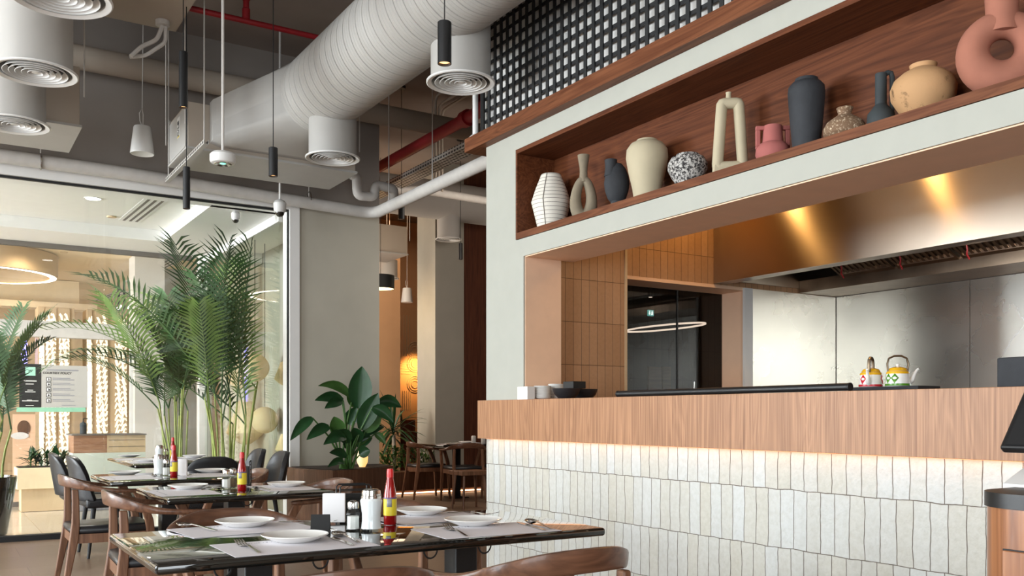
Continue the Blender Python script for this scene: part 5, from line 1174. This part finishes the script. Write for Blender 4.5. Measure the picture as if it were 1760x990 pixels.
def palm(label, loc, canes, fronds, seed, mats=('palm', 'palmlight'), hc=(.8, 1.5)):
    rnd = random.Random(seed); t = thing('areca_palm', label, 'palm', loc); tops = []
    for k in range(canes):
        a = rnd.uniform(0, 2 * PI); r_ = rnd.uniform(.02, .17); lean = rnd.uniform(.03, .17); h = rnd.uniform(hc[0], hc[1])
        p = [(r_ * math.cos(a) + lean * math.cos(a) * f * f, r_ * math.sin(a) + lean * math.sin(a) * f * f, h * f) for f in (0, .3, .6, 1)]
        MB().tube(p, [.014, .012, .011, .009], 7).build('cane', 'cane', t); tops.append(p[-1])
    for k, (az, el, L_, dr, lm) in enumerate(fronds):
        tp = tops[k % len(tops)]
        for tr in range(30):
            b = frond(az, el, L_, dr, tp, 24, lm, rnd, .03); loc_ = Vector(loc)
            if all(v.co.x + loc_.x < 3.12 and 9.53 < v.co.y + loc_.y < 12.85 for v in b.bm.verts): break
            b.bm.free(); az += rnd.uniform(-.5, .5); el = min(1.5, el + .03); L_ *= .985; b = None
        if b: b.build('frond', mats[0] if k % 4 else mats[1], t, smooth=0)
    return t
def fr(seed, n, el=(.75, 1.45), L_=(1.1, 1.7), dr=(.5, 1.2), lm=(.34, .5)):
    rnd = random.Random(seed); return [(2 * PI * k / n + rnd.uniform(-.3, .3), rnd.uniform(*el), rnd.uniform(*L_), rnd.uniform(*dr), rnd.uniform(*lm)) for k in range(n)]
c = P(388, 790, Y=11.0)
palm('tall areca palm with dense fronds behind the glass, right before the shop wall', (2.8, 10.35, 0), 13, fr(5, 11, L_=(1.2, 1.8)) + [(R(-60), 1.38, 1.8, .5, .5), (R(-80), 1.3, 1.7, .6, .5), (R(-45), 1.42, 1.7, .3, .5), (R(120), 1.3, 1.8, .5, .5), (R(-50), 1.2, 1.7, .7, .5), (R(-65), 1.1, 1.6, .7, .5)], 11, hc=(1.0, 1.75))
c = P(303, 790, Y=10.9)
palm('areca palm with pale canes and a frond arching toward the notice', (c.x, 10.9, 0), 12, fr(9, 12, L_=(.95, 1.4)) + [(R(185), .95, 1.75, 1.35, .46), (R(195), .8, 1.6, 1.5, .44), (R(160), 1.2, 1.5, .8, .4)], 21, hc=(1.0, 1.6))
c = P(-22, 905, Y=9.95); 
palm('areca palm in a tall black pot at the window edge, cut by the picture side', (c.x - .02, 9.98, .52), 9, fr(14, 10, el=(.9, 1.5), L_=(.75, 1.1), lm=(.2, .3)) + [(R(5), 1.2, 1.0, .7, .33), (R(140), 1.2, 1.0, .7, .3)], 31, hc=(.4, .85))
t = thing('plant_pot', 'tall tapered glossy black pot holding the palm behind the sill', 'pot', (c.x - .02, 9.98, -.003))
MB().lathe([(0, 0), (.17, 0), (.19, .02), (.275, .555), (.27, .57), (.247, .57), (.235, .5), (0, .5)], 40).build('pot_body', 'tabletop', t); MB().lathe([(0, .502), (.232, .502), (.232, .51), (0, .515)], 32).build('soil', 'soil', t)
for i, (px, yy) in enumerate(((388, 11.0), (303, 10.9))):
    c = P(px, 790, Y=yy); tag(MB().lathe([(0, 0), (.2, 0), (.22, .03), (.22, .3), (.2, .3), (.2, .26), (0, .26)], 32).build('plant_pot', 'mint'), ('low pale pot at the foot of the dense palm', 'low pale pot at the foot of the palm with pale canes')[i], 'pot').location = (2.8 if i == 0 else c.x, 10.35 if i == 0 else yy, -.003)
# built-in planter by the pier
pA = P(510, 805, Y=9.44); zt = P(572, 809, Y=8.57).z; zt = .60
q0 = P(572, 809, Z=zt); q1 = P(663, 804, Z=zt); qa = P(509, 805.5, Z=zt)
poly = [(qa.x + .02, WY - .012), (qa.x + .02, min(qa.y, WY - .1)), (q0.x, q0.y)]
for f in (.15, .3, .45, .6, .75, .9, 1.0): poly.append((q0.x + (q1.x + .25 - q0.x) * f, q0.y + (q1.y + .35 - q0.y) * f ** 2.2))
poly += [(PX1 - .01, WY - .012)]
t = thing('corner_planter', 'curved walnut planter box built against the grey pier', 'planter')
b = MB(); n = len(poly)
b.prism(poly, 0, zt); b.build('planter_box', 'planterw', t, smooth=30)
cx = sum(p[0] for p in poly) / n; cy = sum(p[1] for p in poly) / n
MB().prism([(cx + (x - cx) * .93, cy + (y - cy) * .93) for x, y in poly], zt + .0005, zt + .006).build('soil', 'soil', t, smooth=0)
pl = P(598, 806, Z=zt + .006); rnd = random.Random(4)
t = thing('bird_of_paradise', 'large broad leafed plant with drooping side leaves before the grey pier', 'plant', (0, 0, 0))
base = Vector((pl.x, pl.y + .06, zt + .006))
#  petiole via, leaf base px, leaf tip px, width px, depth offset, curl
LV = [((617, 702), (622, 630), 37, .10, .1), ((620, 738), (650, 676), 30, -.02, .1), ((606, 684), (547, 663), 15, .12, .5), ((590, 688), (541, 688), 17, .02, .35), ((588, 690), (558, 702), 16, -.06, .3),
      ((537, 718), (499, 757), 17, -.12, .25), ((566, 733), (527, 756), 18, -.1, .3), ((583, 745), (574, 716), 24, -.05, .1), ((594, 752), (556, 764), 20, -.14, .5), ((603, 757), (575, 742), 22, -.1, .2),
      ((648, 692), (690, 700), 20, .12, .5), ((640, 700), (676, 726), 20, -.1, .4), ((628, 742), (655, 712), 24, .05, .2), ((622, 748), (660, 734), 18, .1, .4), ((596, 785), (566, 778), 14, -.1, .4), ((592, 795), (563, 803), 12, -.12, .5),
      ((618, 782), (636, 774), 20, -.1, .5), ((612, 700), (600, 668), 20, .2, .2), ((606, 770), (590, 752), 20, .05, .2), ((612, 765), (640, 752), 20, .14, .3), ((600, 730), (612, 700), 22, .16, .2), ((616, 760), (608, 735), 22, .0, .2), ((645, 745), (663, 764), 12, .1, .4)]
for i, (bp, tp, wpx, off, curl) in enumerate(LV):
    a = P(*bp, Y=base.y + off); e = P(*tp, Y=base.y + off - .06); k = (a - Vector((0, 0, H))).length / FPX
    st = base + Vector((rnd.uniform(-.07, .07), rnd.uniform(-.05, .05), 0)); mid = st.lerp(a, .55) + Vector((0, 0, .10 * (a.z - st.z)))
    t_ = MB().tube([st, st.lerp(mid, .5), mid, mid.lerp(a, .6), a], [.013, .011, .009, .008, .007], 7).build('petiole', 'leaf2', t)
    d = e - a; Lf = d.length; W = wpx * k; rows = []; side = Vector((d.z * CS, 0, 0)) + Vector((0, 0, 0))
    dn = d.normalized(); view = (a - Vector((0, 0, H))).normalized(); side = dn.cross(view).normalized(); nrm = side.cross(dn); n = 8
    for j in range(n + 1):
        u = j / n; w_ = W * (max(0, math.sin(PI * (u * .94 + .05) ** .85)) ** .8) * 1.08; c_ = a + d * u + Vector((0, 0, curl * Lf * 1.3 * u * (1 - u)))
        rows.append([c_ + side * w_ * s_ * .5 - nrm * abs(s_) ** 1.4 * w_ * (.16 + .1 * curl) + nrm * .004 * (j % 2) for s_ in (-1, -.6, -.25, 0, .25, .6, 1)])
    MB().grid(rows).build('leaf', 'leaf' if i % 5 != 2 else 'leaf2', t_, smooth=60)
g = P(628, 792, Z=zt + .1); lathe_thing('garden_lamp', 'small egg shaped glowing garden lamp among the broad leaves', 'lamp', [(0, 0), (.03, 0), (.055, .05), (.06, .1), (.045, .16), (.02, .19), (0, .195)], emit('egg_glow', (1, .55, .14, 1), 1.2), (P(627, 806, Z=zt + .006).x + .12, P(627, 806, Z=zt).y + .25, zt + .006), 24)
# second planter along the corridor
s0 = P(648, 812, Y=12.15); s1 = P(836, 812, Y=12.0); z2 = .33
tag(MB().box(4.3, 11.95, .06, 9.6, 12.18, z2).box(4.3, 12.0, 0, 9.6, 12.18, .058).build('corridor_planter', 'planterw', bev=.004), 'long low walnut planter along the corridor with a glowing foot line', 'planter')
M['foot'] = emit('foot_light', (1, .6, .34, 1), 5)
tag(MB().box(4.4, 11.97, .012, 9.5, 11.985, .03).build('light_strip', 'foot'), 'thin glowing light line under the corridor planter', 'lamp')
tag(MB().box(4.3, 12.181, .0, 6.3, 12.75, .30).build('soil_bed', 'soil'), 'soil bed behind the low corridor planter front', 'soil', kind='stuff')
c = P(677, 800, Y=12.45); t = thing('yucca', 'spiky leafed yucca on a pale trunk in the corridor planter', 'plant', (c.x, 12.45, .30)); rnd = random.Random(8)
MB().tube([(0, 0, 0), (.01, 0, .25), (0, .01, .55)], [.035, .03, .028], 10).build('trunk', 'beam', t)
b = MB()
for k in range(46):
    az = rnd.uniform(0, 2 * PI); el = rnd.uniform(-.5, 1.4); leafmesh(b, (0, .01, .5 + rnd.uniform(0, .18)), (math.cos(az) * math.cos(el), math.sin(az) * math.cos(el), math.sin(el)), (0, 0, 1), rnd.uniform(.4, .72), .045, rnd.uniform(.5, 1.3), 5)
b.build('foliage', 'leaf', t)
for i, px in enumerate((662, 680, 698, 716, 732)):
    c = P(px, 800, Y=12.3 + .08 * (i % 2)); t = thing('bushy_plant', 'small leafed green bush filling the corridor planter', 'plant', (c.x, c.y, .301), 0, 'bushes in the corridor planter'); b = MB()
    for k in range(60):
        az = rnd.uniform(0, 2 * PI); el = rnd.uniform(-.2, 1.4); r_ = rnd.uniform(.05, .2); p0_ = (r_ * math.cos(az) * .8, r_ * math.sin(az) * .6, rnd.uniform(.03, .36))
        leafmesh(b, p0_, (math.cos(az) * math.cos(el), math.sin(az) * math.cos(el), math.sin(el)), (0, 0, 1), rnd.uniform(.07, .13), .045, .8, 3)
    b.build('foliage', 'leaf2', t); b = MB()
    for k in range(5): b.tube([(0, 0, 0), (rnd.uniform(-.1, .1), rnd.uniform(-.08, .08), .34)], [.006, .003], 5)
    b.build('stems', 'cane', t)

# ------------------------------------------------------------------ light
Wd = bpy.data.worlds.new('world'); S.world = Wd; Wd.use_nodes = True
bg = Wd.node_tree.nodes['Background']; bg.inputs[0].default_value = (.80, .90, 1, 1); bg.inputs[1].default_value = 1.0
WARM = (1, .62, .3); NEU = (1, .95, .88); DAY = (.90, .96, 1)
lamp('AREA', 'window_daylight', (-6.3, .15, 1.8), 620, DAY, 3.0, 5.5, (0, .15, 1.6))
lamp('AREA', 'window_daylight', (-6.3, 6.1, 1.8), 560, DAY, 3.0, 5.6, (0, 6.1, 1.6))
for px_, py_ in ((160, 341), (60, 330)): c = P(px_, py_, Z=3.44); lamp('SPOT', 'lobby_downlight', (c.x, c.y, 3.44), 90, NEU, .07, target=(c.x, c.y, 0), spot=150)
for x_ in (-3.2, 1.6): lamp('SPOT', 'lobby_downlight', (x_, 10.8, 3.44), 90, NEU, .07, target=(x_, 10.8, 0), spot=150)
lamp('AREA', 'rear_fill_light', (-1.45, -3.9, 1.65), 210, DAY, 4.3, 2.6, (-1.45, 4, 1.65))  # added fill behind the camera, brightens the pier and jamb
lamp('AREA', 'lobby_daylight', (-9.4, 11.2, 1.7), 1900, (.86, .94, 1), 3, 3, (0, 11.2, 2.2))
for x_ in (-10, -7.8, -5.5, -2.2, 1.2):
    for y_ in (14.6, 17.2, 20): lamp('SPOT', 'mall_downlight', (x_, y_ + .2 * x_, 3.55), 26, (1, .82, .56), .08, target=(x_, y_ + .2 * x_, 0), spot=150)
lamp('AREA', 'shop_light', (3.6, 13, 3.74), 30, (1, .86, .66), .6, 5, (3.6, 13, 0))
lamp('AREA', 'corridor_light', (6.2, 14.3, 4.6), 48, (1, .72, .48), 2.0, 2.5, (6.3, 14.3, 0))
lamp('SPOT', 'carved_panel_washer', (P(726, 600, Y=15.85).x, 15.85, 2.15), 40, (1, .5, .14), .06, target=(P(712, 600, Y=16.3).x, 16.35, 1.9), spot=110)
lamp('POINT', 'drum_lamp_light', P(654, 510, D=13.55), 12, (1, .66, .3), .12)
for y in (4.87, 3.69): lamp('POINT', 'kitchen_lamp', (4.86, y, 2.9), 10, (1, .56, .17), .05)
lamp('AREA', 'column_side_fill', (4.45, 12.6, 2.3), 60, (1, .9, .78), 1.0, 3, (6.4, 12.5, 2.0))  # added hidden lamp, no window here; lights the column's left face
lamp('AREA', 'column_front_fill', (5.8, 8.6, 3.3), 36, (1, .88, .76), 1.4, 1.4, (6.5, 12.0, 1.5))  # added lamp without a fixture, brightens the column's front face
lamp('AREA', 'splashback_fill', (5.47, 3.2, 2.34), 46, (1, .97, .92), .12, 3.4, (6.6, 3.2, 1.2))  # added lamp hidden behind the gutter, fills the steel splashback
lamp('AREA', 'kitchen_fill', (4.4, 2.6, 2.96), 10, (1, .72, .46), .5, 4, (4.4, 2.6, 0))
for (x, y, z) in ((2.46, 4.6, 3.1), (2.4, 6.9, 3.1)): lamp('SPOT', 'pendant_beam', (x, y, z), 14, WARM, .03, target=(x, y, 0), spot=70)
# ------------------------------------------------------------------ view
S.view_settings.view_transform = 'Standard'; S.view_settings.look = 'None'; S.view_settings.gamma = 1; S.view_settings.use_curve_mapping = False
S.view_settings.exposure = 0.0
S.cycles.use_denoising = True; S.cycles.max_bounces = 7; S.cycles.transparent_max_bounces = 12; S.cycles.diffuse_bounces = 4; S.cycles.glossy_bounces = 4
S.cycles.sample_clamp_indirect = 6; S.cycles.caustics_reflective = False; S.cycles.caustics_refractive = False
